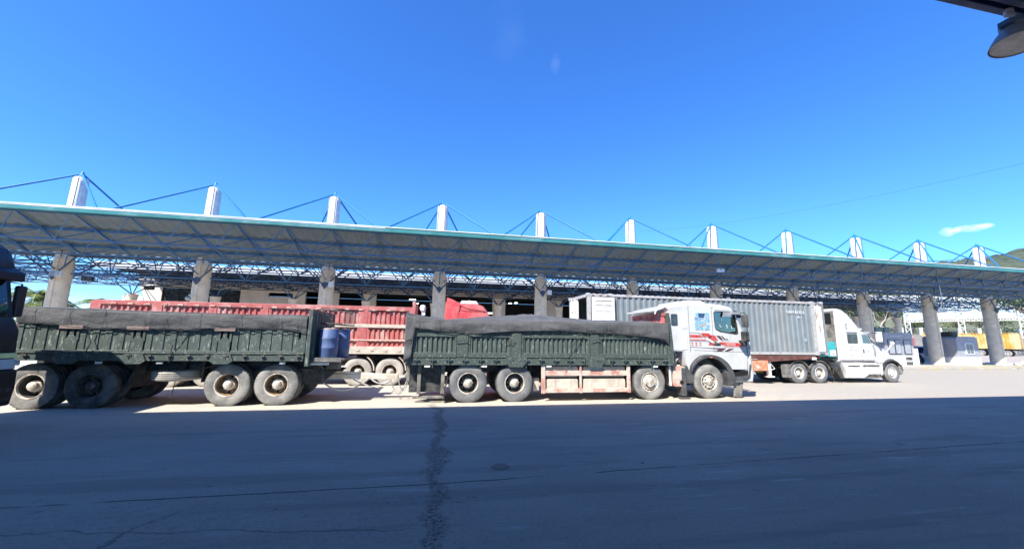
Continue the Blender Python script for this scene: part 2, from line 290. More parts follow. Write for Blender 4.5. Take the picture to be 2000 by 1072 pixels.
# ---------------------------------------------------------------- geometry helpers
class MB:
    """collects shapes in world (or local) metres; build() links them as ONE mesh object"""
    def __init__(s): s.v = []; s.f = []; s.m = []; s.mi = 0
    def add(s, vs, fs):
        k = len(s.v); s.v += [tuple(v) for v in vs]; s.f += [tuple(i+k for i in f) for f in fs]; s.m += [s.mi]*len(fs); return s
    def box(s, x0, x1, y0, y1, z0, z1):
        return s.add([(x, y, z) for x in (x0, x1) for y in (y0, y1) for z in (z0, z1)],
                     [(0, 1, 3, 2), (4, 6, 7, 5), (0, 4, 5, 1), (2, 3, 7, 6), (0, 2, 6, 4), (1, 5, 7, 3)])
    def bar(s, p, q, w, h=None, up=(0, 0, 1)):
        p, q = Vector(p), Vector(q); d = (q-p).normalized(); h = h or w
        u = Vector(up)
        if abs(d.dot(u)) > .98: u = Vector((0, 1, 0))
        a = d.cross(u).normalized()*w/2; b = d.cross(a).normalized()*h/2
        return s.add([p-a-b, p+a-b, p+a+b, p-a+b, q-a-b, q+a-b, q+a+b, q-a+b],
                     [(3, 2, 1, 0), (4, 5, 6, 7), (0, 1, 5, 4), (1, 2, 6, 5), (2, 3, 7, 6), (3, 0, 4, 7)])
    def tube(s, pts, r, n=6, r1=None, cap=True):
        pts = [Vector(p) for p in pts]; N = len(pts); rs = []
        for i, p in enumerate(pts):
            d = (pts[min(i+1, N-1)]-pts[max(i-1, 0)]).normalized()
            u = Vector((0, 0, 1)) if abs(d.z) < .9 else Vector((1, 0, 0))
            a = d.cross(u).normalized(); b = d.cross(a)
            rr = r if r1 is None else r+(r1-r)*i/(N-1)
            rs.append([p+(a*cos(2*pi*k/n)+b*sin(2*pi*k/n))*rr for k in range(n)])
        vs = [v for ring in rs for v in ring]; fs = []
        for i in range(N-1):
            for k in range(n):
                a, b = i*n+k, i*n+(k+1) % n; fs.append((a, b, b+n, a+n))
        if cap: fs += [tuple(range(n))[::-1], tuple(range((N-1)*n, N*n))]
        return s.add(vs, fs)
    def prism(s, poly, y0, y1):     # poly in (x, z), extruded along y
        n = len(poly); t = tessellate_polygon([[Vector((a, b, 0)) for a, b in poly]])
        vs = [(a, y0, b) for a, b in poly]+[(a, y1, b) for a, b in poly]
        fs = [tuple(x) for x in t]+[tuple(i+n for i in x[::-1]) for x in t]+[(i, (i+1) % n, (i+1) % n+n, i+n) for i in range(n)]
        return s.add(vs, fs)
    def prismz(s, poly, z0, z1):
        n = len(poly); vs = [(a, b, z0) for a, b in poly]+[(a, b, z1) for a, b in poly]
        return s.add(vs, [tuple(range(n))[::-1], tuple(range(n, 2*n))]+[(i, (i+1) % n, (i+1) % n+n, i+n) for i in range(n)])
    def lathe(s, prof, c, axis='y', n=32, close=False):   # prof (radius, along)
        c = Vector(c); vs = []
        for r, h in prof:
            for k in range(n):
                a = 2*pi*k/n; x, z = r*cos(a), r*sin(a)
                vs.append(c+Vector({'y': (x, h, z), 'z': (x, z, h), 'x': (h, x, z)}[axis]))
        fs = []
        for i in range(len(prof)-1 if not close else len(prof)):
            j = (i+1) % len(prof)
            for k in range(n):
                k2 = (k+1) % n; fs.append((i*n+k, i*n+k2, j*n+k2, j*n+k))
        return s.add(vs, fs)
    def quad(s, a, b, c, d): return s.add([a, b, c, d], [(0, 1, 2, 3)])
    def corr(s, x0, x1, z0, z1, y, dep, pitch, flat=.35):   # vertical ribs on a side facing -y
        n = max(1, round((x1-x0)/pitch)); p = (x1-x0)/n; pts = []
        for i in range(n):
            a = x0+i*p
            pts += [(a, y), (a+p*flat, y), (a+p*.5, y+dep), (a+p*(.5+flat), y+dep)]
        pts.append((x1, y)); k = len(pts)
        s.add([(a, b, z0) for a, b in pts]+[(a, b, z1) for a, b in pts], [(i, i+1, i+1+k, i+k) for i in range(k-1)])
        return s
    def corry(s, y0, y1, z0, z1, x, dep, pitch, flat=.35):
        t = MB().corr(y0, y1, z0, z1, x, dep, pitch, flat); return s.add([(b, a, c) for a, b, c in t.v], t.f)
    def ico(s, c, r, sub=1):
        bm = bmesh.new(); bmesh.ops.create_icosphere(bm, subdivisions=sub, radius=r); bm.verts.ensure_lookup_table()
        s.add([Vector(c)+v.co for v in bm.verts], [tuple(v.index for v in f.verts) for f in bm.faces]); bm.free(); return s
    def text(s, body, size, origin, ux=(1, 0, 0), uy=(0, 0, 1), depth=.004):
        cu = bpy.data.curves.new('lettering', 'FONT'); cu.body = body; cu.size = size; cu.extrude = depth; cu.align_x = 'LEFT'
        ob = bpy.data.objects.new('lettering', cu); COL.objects.link(ob); dg = bpy.context.evaluated_depsgraph_get()
        me = bpy.data.meshes.new_from_object(ob.evaluated_get(dg)); o = Vector(origin); a, b = Vector(ux), Vector(uy); c = a.cross(b)
        s.add([o+a*v.co.x+b*v.co.y+c*v.co.z for v in me.vertices], [tuple(p.vertices) for p in me.polygons])
        bpy.data.objects.remove(ob); bpy.data.curves.remove(cu); bpy.data.meshes.remove(me); return s
    def mesh(s, name, mats, org=(0, 0, 0), smooth=None):
        o = Vector(org); me = bpy.data.meshes.new(name); me.from_pydata([Vector(v)-o for v in s.v], [], s.f)
        for m in (mats if isinstance(mats, (list, tuple)) else [mats]): me.materials.append(M[m] if isinstance(m, str) else m)
        me.polygons.foreach_set('material_index', s.m)
        bm = bmesh.new(); bm.from_mesh(me); bmesh.ops.recalc_face_normals(bm, faces=bm.faces); bm.to_mesh(me); bm.free()
        if smooth:
            me.polygons.foreach_set('use_smooth', [True]*len(me.polygons)); me.set_sharp_from_angle(angle=radians(smooth))
        me.update(); return me
    def build(s, name, mats, parent=None, org=None, smooth=None, bevel=0., solid=0., kind=None):
        """org: the world origin of the thing the part belongs to (its children sit at local 0)"""
        if org is None: org = ORG.get(parent.name, (0, 0, 0)) if parent else (0, 0, 0)
        o = bpy.data.objects.new(name, s.mesh(name, mats, org, smooth)); COL.objects.link(o)
        if parent: o.parent = parent
        else: o.location = org
        ORG[o.name] = tuple(org)
        if solid:
            m = o.modifiers.new('thickness', 'SOLIDIFY'); m.thickness = solid; m.offset = 0
        if bevel:
            m = o.modifiers.new('bevel', 'BEVEL'); m.width = bevel; m.segments = 2; m.limit_method = 'ANGLE'; m.angle_limit = radians(35)
        if kind: o['kind'] = kind
        return o
ORG = {}
def thing(name, label, cat, loc=(0, 0, 0), rz=0., group=None):
    o = bpy.data.objects.new(name, None); COL.objects.link(o); o.location = loc; o.rotation_euler = (0, 0, rz); o.empty_display_size = .3
    o['label'] = label; o['category'] = cat
    if group: o['group'] = group
    ORG[o.name] = tuple(loc) if not rz else (0, 0, 0)
    return o
def tag(o, label, cat, group=None, kind=None):
    o['label'] = label; o['category'] = cat
    if group: o['group'] = group
    if kind: o['kind'] = kind
    return o
def dup(o, loc=None, rz=None, label=None, scale=None, parent=None):
    c = o.copy(); COL.objects.link(c); ORG[c.name] = ORG.get(o.name, (0, 0, 0))
    if parent: c.parent = parent
    if loc is not None: c.location = loc
    if rz is not None: c.rotation_euler = (0, 0, rz)
    if scale is not None: c.scale = (scale,)*3 if isinstance(scale, (int, float)) else scale
    if label: c['label'] = label
    for ch in list(o.children): dup(ch, parent=c)
    return c
def offset_poly(poly, d):
    n = len(poly); out = []; area = sum(poly[i][0]*poly[(i+1) % n][1]-poly[(i+1) % n][0]*poly[i][1] for i in range(n))
    sg = 1 if area > 0 else -1
    for i in range(n):
        a, b, c = Vector(poly[i-1]), Vector(poly[i]), Vector(poly[(i+1) % n])
        e1, e2 = (b-a).normalized(), (c-b).normalized(); n1 = Vector((-e1.y, e1.x))*sg; n2 = Vector((-e2.y, e2.x))*sg
        m = (n1+n2); m = m.normalized() if m.length > 1e-6 else n1
        out.append(tuple(b+m*d/max(.5, m.dot(n1))))
    return out
def rr(x0, x1, z0, z1, r=.05, n=3):
    p = []
    for cx, cz, a0 in ((x1-r, z1-r, 0), (x0+r, z1-r, 90), (x0+r, z0+r, 180), (x1-r, z0+r, 270)):
        for k in range(n+1):
            a = radians(a0+90*k/n); p.append((cx+r*cos(a), cz+r*sin(a)))
    return p
def shell(mb, outline, y0, y1, r=.06, holes=(), both=True):
    """a closed cab body: outline (x,z) across y with rounded shoulders; window openings cut in its sides"""
    o1 = offset_poly(outline, r); o2 = offset_poly(outline, r*.3); n = len(outline)
    rings = [(y0, o1), (y0+r*.3, o2), (y0+r, outline), (y1-r, outline), (y1-r*.3, o2), (y1, o1)]
    vs = [(a, y, b) for y, ol in rings for a, b in ol]; fs = []
    for k in range(5):
        for i in range(n):
            j = (i+1) % n; fs.append((k*n+i, k*n+j, (k+1)*n+j, (k+1)*n+i))
    mb.add(vs, fs)
    for y, hs_ in ((y0, holes), (y1, holes if both else ())):
        loops = [[Vector((a, b, 0)) for a, b in o1]]+[[Vector((a, b, 0)) for a, b in h] for h in hs_]
        flat = [v for lp in loops for v in lp]; t = tessellate_polygon(loops)
        mb.add([(v.x, y, v.y) for v in flat], [tuple(x) for x in t])
    return mb
def plate(mb, poly, y, t=.006):   # thin plate on a side facing -y
    return mb.prism(poly, y-t, y)

# ---------------------------------------------------------------- setting
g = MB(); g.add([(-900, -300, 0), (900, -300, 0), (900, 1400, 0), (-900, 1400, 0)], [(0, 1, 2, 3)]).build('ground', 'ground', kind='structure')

# ---- space frame used by the canopies
def space_frame(root, xs_top, tops, bots, zt, zb, chord=.045, web=.03, mat_='steel_blue', cross=True):
    """tops/bots: lists of y; xs_top: x of top nodes; bottom nodes half a bay off"""
    half = (xs_top[1]-xs_top[0])/2; xb = [x+half for x in xs_top[:-1]]
    for y in tops:
        MB().bar((xs_top[0], y, zt(y)), (xs_top[-1], y, zt(y)), chord*1.6, chord*3.2).build('top_chord', mat_, root)
    for y in bots:
        MB().tube([(xb[0], y, zb(y)), (xb[-1], y, zb(y))], chord, 8).build('bottom_chord', mat_, root, smooth=60)
    order = sorted([(y, 't') for y in tops]+[(y, 'b') for y in bots])
    for (ya, ka), (yb_, kb) in zip(order, order[1:]):
        if ka == kb: continue
        yt, yb2 = (ya, yb_) if ka == 't' else (yb_, ya); m = MB()
        for i, x in enumerate(xb):
            for q in (xs_top[i], xs_top[i+1]):
                m.tube([(x, yb2, zb(yb2)), (q, yt, zt(yt))], web, 6, cap=False)
        m.build('truss_web', mat_, root, smooth=60)
    if cross:
        m = MB()
        for x in xs_top:
            m = MB()
            for a, b in zip(tops, tops[1:]): m.bar((x, a, zt(a)), (x, b, zt(b)), chord*1.2)
            m.build('cross_chord', mat_, root)
        if len(bots) > 1:
            m = MB()
            for x in xb:
                MB().tube([(x, b, zb(b)) for b in bots], chord*.8, 6).build('lower_cross_chord', mat_, root, smooth=60)

S0, X0, DC = 7.53, -22.5, 27.9            # mast spacing, first visible mast, mast row
# ---- front canopy: two wings falling to the mast row
fc = thing('loading_canopy', 'long blue steel canopy with teal gutter hung from the white masts over the truck lanes', 'canopy', (0, DC, 0))
CX0, CX1 = X0-S0*3.1667, 56.6
zs = lambda y: 6.5+.327*abs(y-DC)
def wing(y0, y1, x0, x1, zf, pitch=.25):
    m = MB(); n = int((x1-x0)/pitch); vs = []; fs = []
    for i in range(n*2+1):
        x = x0+(x1-x0)*i/(n*2); dz = .03*(1 if (i % 4) < 2 else -1)
        for y in (y0, y1): vs.append((x, y, zf(y)+dz))
    for i in range(n*2): fs.append((2*i, 2*i+1, 2*i+3, 2*i+2))
    return m.add(vs, fs)
wing(23.05, DC-.25, CX0, CX1, lambda y: zs(y)+.12, .3).build('roof_sheet', 'roof_sheet', fc, solid=.01)
wing(DC+.25, 32.75, CX0, CX1, lambda y: zs(y)+.12, .3).build('roof_sheet', 'roof_sheet', fc, solid=.01)
for ya, s in ((22.9, -1), (32.9, 1)):
    z = zs(23.05)+.1
    MB().box(CX0, CX1, min(ya, ya+.2), max(ya, ya+.2), z-.17, z+.09).build('gutter', 'gutter_teal', fc, bevel=.02)
    if s < 0: MB().box(CX0, -3.2, ya-.012, ya-.003, z+.035, z+.088).build('gutter_glare', 'fascia', fc)  # white strip painting the sun glare along the left of the gutter
    MB().box(CX0, CX1, ya-.03, ya+.12, z+.093, z+.14).build('gutter_lip', 'fascia', fc)
MB().box(CX0, CX1, DC-.25, DC+.25, 6.50, 6.62).build('valley_gutter', 'steel_navy', fc)
xt = []; x = X0-S0*3+S0/6
while x < CX1: xt.append(x); x += S0/3
xt = [xt[0]-S0/3]+xt
tops = [23.15, 24.75, 26.5, 29.3, 31.05, 32.65]; bots = [23.95, 25.75, DC, 30.05, 31.85]
zbf = lambda y: {0: 5.45}.get(round(abs(y-DC), 2), 5.2+.36*abs(y-DC) if abs(y-DC) > 1 else 5.45)
space_frame(fc, xt, tops, bots, lambda y: zs(y)-.02, lambda y: 5.45 if abs(y-DC) < .1 else (6.32 if abs(y-DC) < 3 else 6.78))
# conduit hanging from the frame
MB().tube([(41.5, 24.6, 6.9), (41.5, 24.6, 5.6), (41.9, 25.0, 5.0)], .03, 6).build('conduit', 'flood_white', fc)

# ---- masts
ORD = ['leftmost', 'second', 'third', 'fourth', 'fifth', 'sixth', 'seventh', 'eighth', 'ninth', 'tenth', 'eleventh']
for i in range(-1, 11):
    X = X0+S0*i; rb = .47
    lab = ('mast column just outside the left edge, only its blue stay rods showing' if i < 0 else 'concrete mast column with blue stay rods, %s counted from the left' % ORD[i] if i else 'leftmost concrete mast column with blue stay rods, palms behind its foot')
    t = thing('mast_column', lab, 'column', (X, DC, 0), group='masts of the canopy')
    m = MB(); m.lathe([(.01, 0), (.50, 0), (.50, .02), (.47, 3), (.455, 6.3), (.01, 6.3)], (X, DC, 0), 'z', 24)
    m.box(X-.10, X+.10, DC-.52, DC-.40, .02, 6.28)
    m.build('shaft', 'concrete_column', t, smooth=40)
    m = MB(); m.lathe([(.01, 6.31), (.42, 6.31), (.40, 9), (.37, 11.45), (.32, 11.56), (.01, 11.56)], (X, DC, 0), 'z', 20)
    m.build('mast_top', 'mast_white', t, smooth=40)
    MB().box(X-.62, X+.62, DC-.62, DC+.62, 0, .34).build('footing', 'booth_white', t, bevel=.04)
    m = MB(); m.lathe([(.30, 11.56), (.16, 11.7), (.05, 11.98), (.01, 12.0)], (X, DC, 0), 'z', 12); m.build('mast_cap', 'stay_blue', t, smooth=40)
    MB().tube([(X+.17, DC-.50, 6.4), (X+.17, DC-.46, 9), (X+.17, DC-.40, 11.5)], .022, 6).build('drain_pipe', 'rim_dark', t)
    for sx_, dy, dx, yy in ((-1, -1, 4.4, 24.0), (1, -1, 4.4, 24.0), (-1, 1, 2.8, 32.0), (1, 1, 2.8, 32.0)):
        MB().tube([(X, DC, 11.85), (X+sx_*dx, yy, zs(yy)+.2)], .056, 8).build('stay_rod', 'stay_blue', t, smooth=60)
    # steel brackets gripping the column
    m = MB()
    for sx_ in (-1, 1):
        m.tube([(X+sx_*1.25, DC-.9, 6.35), (X+.08*sx_, DC-.58, 5.3)], .045, 6)
        m.tube([(X+sx_*1.25, DC+.9, 6.35), (X+.08*sx_, DC+.58, 5.3)], .045, 6)
    m.prism([(X-.22, 5.32), (X, 5.0), (X+.22, 5.32), (X, 5.5)], DC-.62, DC-.5)
    m.build('bracket', 'steel_navy', t)
    if i in (0, 2, 4, 6):
        fl = MB(); fl.box(X+.30, X+.62, DC-.85, DC-.70, 5.15, 5.5).build('floodlight', 'flood_white', t, bevel=.02)
    if i == 0:
        m = MB()
        for q in range(4): m.box(X+.06, X+.56, DC-.88, DC-.86, 5.17+q*.085, 5.22+q*.085)
        m.build('floodlight_louvre', 'grey_metal', t)
    if i in (1,):
        MB().tube([(X-.1, DC-.5, 4.35), (X-.15, DC-.8, 4.3)], .05, 8).build('camera_arm', 'flood_white', t)
        MB().ico((X-.15, DC-.85, 4.1), .16, 2).build('dome_camera', 'grey_metal', t, smooth=60)
for X, Y, lab, nm in ((-20.6, 27.2, 'dark floodlight hanging from the canopy right of the leftmost column', 1), (19.9, 23.9, 'small pale floodlight on the canopy frame above the grey container', 2), (-20.1, 31.5, 'small dark floodlight hanging under the canopy left of the building corner', 3)):
    t = thing('floodlight', lab, 'floodlight', (X, Y, 5.1 if nm != 2 else 7.0)); z = 5.1 if nm != 2 else 7.0
    MB().box(X-.28, X+.28, Y-.12, Y+.1, z-.13, z+.12).build('lamp_housing', 'rubber' if nm != 2 else 'flood_white', t, bevel=.02)
    MB().tube([(X-.3, Y, z), (X-.3, Y, z+.3), (X+.3, Y, z+.3), (X+.3, Y, z)], .015, 6).build('lamp_yoke', 'steel_navy', t)
    MB().tube([(X, Y, z+.3), (X, Y, 6.4 if nm != 2 else 7.6)], .02, 6).build('hanger', 'steel_navy', t)

# ---- rear canopy on short concrete posts with V struts
rc = thing('rear_canopy', 'lower blue lattice canopy between the masts and the beige building', 'canopy', (0, 45, 0))
MB().box(-31, 67, 41.0, 53.5, 8.02, 8.1).build('roof_sheet', 'roof_dark', rc)
MB().box(-31, 67, 40.86, 40.98, 7.75, 8.32).build('fascia_board', 'fascia', rc)
xr = [-60+i*2.51 for i in range(56)]
space_frame(rc, xr, [41.3, 43.8, 46.3, 48.8], [42.5, 45.5, 47.6], lambda y: 7.85, lambda y: 6.9, .055, .04, 'steel_navy', cross=True)
for k in range(14):
    X = -30.45+S0*k
    t = thing('strut_post', 'short concrete post with blue V struts under the rear canopy, %s from the left' % (ORD[k] if k < 11 else ['twelfth', 'thirteenth', 'fourteenth'][k-11]), 'post', (X, 45.5, 0), group='posts of the rear canopy')
    MB().lathe([(.01, 0), (.36, 0), (.36, 4.6), (.42, 5.2), (.52, 5.78), (.01, 5.78)], (X, 45.5, 0), 'z', 20).build('post', 'concrete_column', t, smooth=40)
    m = MB()
    for sx_, sy_ in ((-1, -1), (1, -1), (-1, 1), (1, 1)): m.tube([(X+.05*sx_, 45.5, 5.78), (X+sx_*1.0, 45.5+sy_*.9, 6.85)], .06, 6)
    m.build('v_strut', 'steel_blue', t)

# ---- beige terminal building
bd = thing('terminal_building', 'long beige building with dark openings behind the canopies', 'building', (0, 49, 0))
m = MB()
m.prism([(-31.2, 0), (-31.4, 5.2), (-32.6, 8.0), (-30, 8.0), (-30, 0)], 49, 49.3)
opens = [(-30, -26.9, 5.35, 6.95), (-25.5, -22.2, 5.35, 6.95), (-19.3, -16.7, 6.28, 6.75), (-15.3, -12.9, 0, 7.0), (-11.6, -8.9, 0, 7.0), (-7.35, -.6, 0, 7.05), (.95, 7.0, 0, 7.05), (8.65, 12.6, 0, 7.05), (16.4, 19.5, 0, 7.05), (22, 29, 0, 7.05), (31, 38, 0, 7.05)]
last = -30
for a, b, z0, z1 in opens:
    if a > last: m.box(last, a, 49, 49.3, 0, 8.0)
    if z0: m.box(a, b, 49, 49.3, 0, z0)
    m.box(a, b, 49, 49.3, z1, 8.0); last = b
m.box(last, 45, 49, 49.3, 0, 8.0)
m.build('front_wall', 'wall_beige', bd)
MB().box(-31, 45, 48.84, 48.98, 7.15, 7.45).build('string_course', 'wall_beige', bd)
MB().prism([(-33.9, 0), (-33.9, 5.9), (-32.9, 6.4), (-31.22, 5.2), (-31.0, 0)], 49.35, 49.7).build('side_wall', 'wall_sunlit', bd)  # sunlight on the building's side put into a whiter wall colour
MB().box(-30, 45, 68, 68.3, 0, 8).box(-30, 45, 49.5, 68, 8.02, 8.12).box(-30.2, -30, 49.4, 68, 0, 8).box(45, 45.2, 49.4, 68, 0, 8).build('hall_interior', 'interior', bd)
for a, b, z0, z1 in opens[:2]:
    MB().box(a, b, 49.18, 49.2, z0, z1).build('window', 'glass_dark', bd)
    w = MB(); w.box(a, a+.08, 49.08, 49.16, z0, z1); w.box(b-.08, b, 49.08, 49.16, z0, z1); w.box((a+b)/2-.04, (a+b)/2+.04, 49.08, 49.16, z0, z1); w.box(a+.08, b-.08, 49.09, 49.15, z0, z0+.07); w.box(a+.08, b-.08, 49.09, 49.15, (z0+z1)/2-.03, (z0+z1)/2+.03)
    w.build('window_frame', 'rubber', bd)
for j, (X, Y, Z, w) in enumerate([(-3.6, 58, 7.3, .9), (-3.0, 60, 6.9, .3), (-3.0, 57, 6.3, .3), (11.0, 58, 7.2, .4), (11.9, 58, 7.3, .4), (9.2, 62, 6.6, .4), (7.7, 56, 5.5, .7), (10.2, 60, 6.9, .3), (2.6, 57, 5.6, .3), (3.6, 57, 5.6, .3), (13.9, 52, 6.2, .3), (16.9, 52, 5.2, .3)]):
    tag(MB().box(X-w/2, X+w/2, Y-.2, Y+.2, Z-.06, Z+.06).build('ceiling_light', 'light_lit', org=(X, Y, Z)), 'small lit white lamp glowing inside the dark hall of the building', 'lamp', 'lit lamps inside the hall')

# ---- canopy over the camera (its edge shows at the top right) and its lamp
NY, NZ = 5.60, 9.64
nc = thing('overhead_canopy', 'dark blue roof edge overhead at the top right corner', 'canopy', (0, NY-15, 0))
MB().box(-95, 75, NY-34, NY-.1, NZ+.25, NZ+.33).build('roof_sheet', 'roof_dark', nc)
MB().box(-95, 75, NY-.16, NY, NZ, NZ+.3).build('gutter', 'roof_dark', nc, bevel=.02)
m = MB(); x = -24.7
while x < 60:
    m.bar((x, NY-.3, NZ+.12), (x, NY-12, NZ+.12), .16, .22)
    m.tube([(x, NY-.35, NZ+.05), (x+1.4, NY-3, NZ-.4)], .06, 6); m.tube([(x+2.8, NY-.35, NZ+.05), (x+1.4, NY-3, NZ-.4)], .06, 6)
    x += 2.8
m.build('rafter', 'roof_dark', nc)
MB().bar((-60, NY-.35, NZ+.02), (60, NY-.35, NZ+.02), .12).bar((-60, NY-1.6, NZ+.08), (60, NY-1.6, NZ+.08), .14).build('edge_chord', 'roof_dark', nc)
LX, LY, LZ = 12.66, 5.42, 8.74
LF = .56
hb = thing('bay_lamp', 'large grey bell shaped lamp hanging under the overhead roof edge', 'lamp', (LX, LY, LZ))
L = lambda ps: [(a*LF, b*LF) for a, b in ps]
prof = [(.78, 0), (.76, .06), (.70, .22), (.58, .45), (.44, .66), (.36, .80)]
MB().lathe(L(prof+[(.35, .79), (.43, .64), (.57, .43), (.69, .20), (.75, .05), (.76, 0)]), (LX, LY, LZ), 'z', 48, close=True).build('shade', 'lamp_shell', hb, smooth=40)
MB().lathe(L([(.735, .05), (.74, .04), (.01, .04)]), (LX, LY, LZ), 'z', 40).build('reflector', 'lamp_inner', hb, smooth=40)
m = MB(); m.lathe(L([(.01, .74), (.40, .74), (.44, .80), (.44, 1.0), (.30, 1.12), (.01, 1.14)]), (LX, LY, LZ), 'z', 24)
m.box(LX-.62*LF, LX-.30*LF, LY-.1, LY+.1, LZ+.72*LF, LZ+.92*LF)
m.build('gear_box', 'steel_navy', hb, smooth=40)
MB().tube([(LX, LY, LZ+1.1*LF), (LX, LY, NZ+.02)], .03, 8).lathe([(.01, 0), (.08, 0), (.08, .14), (.01, .14)], (LX-.14, LY, NZ-.16), 'z', 12).build('hanger', 'grey_metal', hb)

hb.rotation_mode = 'QUATERNION'; hb.rotation_quaternion = Vector((0, 0, -1)).rotation_difference(Vector((-.13, -.02, -1)))
# manhole cover and small things on the ground
tag(MB().lathe([(.01, .012), (.13, .012), (.15, .004), (.15, .001)], (1.09, 6.35, 0), 'z', 28).build('manhole_cover', 'manhole', org=(1.09, 6.35, 0)), 'small round dark cover set in the asphalt', 'cover')
# ---------------------------------------------------------------- wheels
WM = {}
RIM = {'rim_rust': 'rim_dusty', 'rim_black': 'rim_dusty'}; DISC = {'rim_rust': 'rim_brown', 'rim_black': 'rim_dark', 'rim_white': 'rim_dusty'}
def wheel_meshes(R, w, style, tyre_m, rim_m):
    k = (R, w, style, tyre_m, rim_m)
    if k in WM: return WM[k]
    h = w/2; ri = R*.53
    def tyre(c):
        p = [(ri, c-h*.86), (ri+.02, c-h*.93), (R*.70, c-h*1.02), (R*.84, c-h*1.0), (R*.93, c-h*.90), (R*.975, c-h*.78)]
        q = []
        for g in (-.62, -.22, .22, .62):
            q += [(R, c+h*(g-.05)), (R*.975, c+h*(g-.04)), (R*.975, c+h*(g+.04)), (R, c+h*(g+.05))]
        p2 = [(R*.975, c+h*.78), (R*.93, c+h*.90), (R*.84, c+h), (R*.70, c+h*1.02), (ri+.02, c+h*.93), (ri, c+h*.86)]
        return p+q+p2
    mb = MB().lathe(tyre(0), (0, 0, 0), 'y', 44, close=True); mb.mi = 1; mb.lathe([(R*.985, -h*.74), (R*1.002, -h*.70), (R*1.004, -h*.30)], (0, 0, 0), 'y', 44); mb.lathe([(R*1.004, -h*.2), (R*1.005, h*.2)], (0, 0, 0), 'y', 44)
    # side lug notches on the shoulder
    for i in range(44):
        a = 2*pi*i/44; c, s = cos(a), sin(a); p = Vector((R*.955*c, -h*.83, R*.955*s)); q = Vector((R*.995*c, -h*.6, R*.995*s)); mb.bar(p, q, .03, .02)
    if style in ('dual', 'dual8'): mb.lathe(tyre(w+.045), (0, 0, 0), 'y', 36, close=True)
    ty = mb.mesh('tyre', [tyre_m, 'tyre_dark'], smooth=38)
    mb = MB()
    if style in ('dual', 'dual8'):
        d = h*.9
        mb.lathe([(ri+.012, -h*.9), (ri+.012, -h*.98), (ri-.012, -h*.98), (ri-.02, -h*.6)], (0, 0, 0), 'y', 36); mb.mi = 2
        mb.lathe([(ri-.02, -h*.6), (ri*.90, d*.2), (ri*.86, d*.9), (ri*.55, d*.95), (ri*.45, d*.8), (.01, d*.8)], (0, 0, 0), 'y', 36)
        mb.mi = 0; mb.lathe([(.16, d*.9), (.15, -h*.15), (.115, -h*.25), (.11, -h*.75), (.085, -h*.86), (.01, -h*.88)], (0, 0, 0), 'y', 24)
        mb.mi = 1
        for i in range(8 if style == 'dual8' else 6):
            a = 2*pi*(i+.4)/(8 if style == 'dual8' else 6); mb.lathe([(.034, 0), (.034, -.012), (.001, -.012)], (ri*.70*cos(a), d*.92-.01, ri*.70*sin(a)), 'y', 10)
        mb.mi = 0
        for i in range(10):
            a = 2*pi*i/10; mb.lathe([(.02, 0), (.018, -.045), (.001, -.045)], (.19*cos(a), d*.85, .19*sin(a)), 'y', 6)
    elif style == 'cap':
        mb.lathe([(ri+.012, -h*.9), (ri+.012, -h*.98), (ri-.012, -h*.98), (ri-.03, -h*.6), (ri*.86, -h*.55), (ri*.80, -h*.95), (ri*.70, -h*1.08), (ri*.60, -h*1.12), (.01, -h*1.12)], (0, 0, 0), 'y', 36)
        mb.mi = 1
        for i in range(8):
            a = 2*pi*i/8+.2; mb.lathe([(.022, 0), (.022, -.01), (.001, -.01)], (ri*.86*cos(a), -h*.60, ri*.86*sin(a)), 'y', 8)
        mb.prism([(ri*.62*cos(radians(t)), ri*.62*sin(radians(t))) for t in range(205, 336, 10)]+[(ri*.50*cos(radians(t)), ri*.55*sin(radians(t))+.01) for t in range(335, 204, -10)], -h*1.12-.006, -h*1.12-.002)
        mb.mi = 0
    else:                                                        # steer wheel: convex disc, hub, nuts, hand holes
        mb.lathe([(ri+.012, -h*.9), (ri+.012, -h*.98), (ri-.012, -h*.98), (ri-.03, -h*.45), (ri*.84, -h*.35), (ri*.66, -h*.80), (ri*.50, -h*.84), (.13, -h*.80), (.12, -h*1.05), (.09, -h*1.18), (.01, -h*1.2)], (0, 0, 0), 'y', 36)
        for i in range(10):
            a = 2*pi*i/10; mb.lathe([(.022, 0), (.022, -.03), (.014, -.05), (.001, -.05)], (ri*.58*cos(a), -h*.80, ri*.58*sin(a)), 'y', 6)
        mb.mi = 1
        for i in range(10):
            a = 2*pi*(i+.5)/10; c = Vector((ri*.76*cos(a), -h*.60-.012, ri*.76*sin(a))); n_ = Vector((.45*cos(a), -1, .45*sin(a))).normalized(); u = n_.cross(Vector((sin(a), 0, -cos(a)))).normalized(); v = n_.cross(u)
            mb.add([c+(u*cos(2*pi*k/10)*.03+v*sin(2*pi*k/10)*.024)+n_*.004 for k in range(10)], [tuple(range(10))])
        mb.mi = 0
    rim = mb.mesh('wheel', [RIM.get(rim_m, rim_m), 'black_hole', DISC.get(rim_m, rim_m)], smooth=38)
    WM[k] = (rim, ty); return WM[k]
def wheel(root, x, y, R=.58, w=.29, style='dual', tyre_m='tyre', rim_m='rim_dusty', far=None, z=None):
    """y: plane of the outer sidewall on the near side; far: y of the outer sidewall on the far side"""
    rim, ty = wheel_meshes(R, w, style, tyre_m, rim_m); o0 = ORG.get(root.name, (0, 0, 0))
    for yy, rz in ((y+w/2, 0),)+(((far-w/2, pi),) if far else ()):
        a = bpy.data.objects.new('wheel', rim); COL.objects.link(a); a.parent = root
        a.location = (x-o0[0], yy-o0[1], (z if z else R-.012)-o0[2]); a.rotation_euler = (0, 0, rz)
        b = bpy.data.objects.new('tyre', ty); COL.objects.link(b); b.parent = a
        # turn each wheel a little differently
        b.rotation_euler = (0, (x*37) % 6.28, 0)
def axle(mb, x, y0, y1, R): mb.tube([(x, y0+.1, R), (x, y1-.1, R)], .09, 10); mb.ico((x, (y0+y1)/2, R), .25, 2)
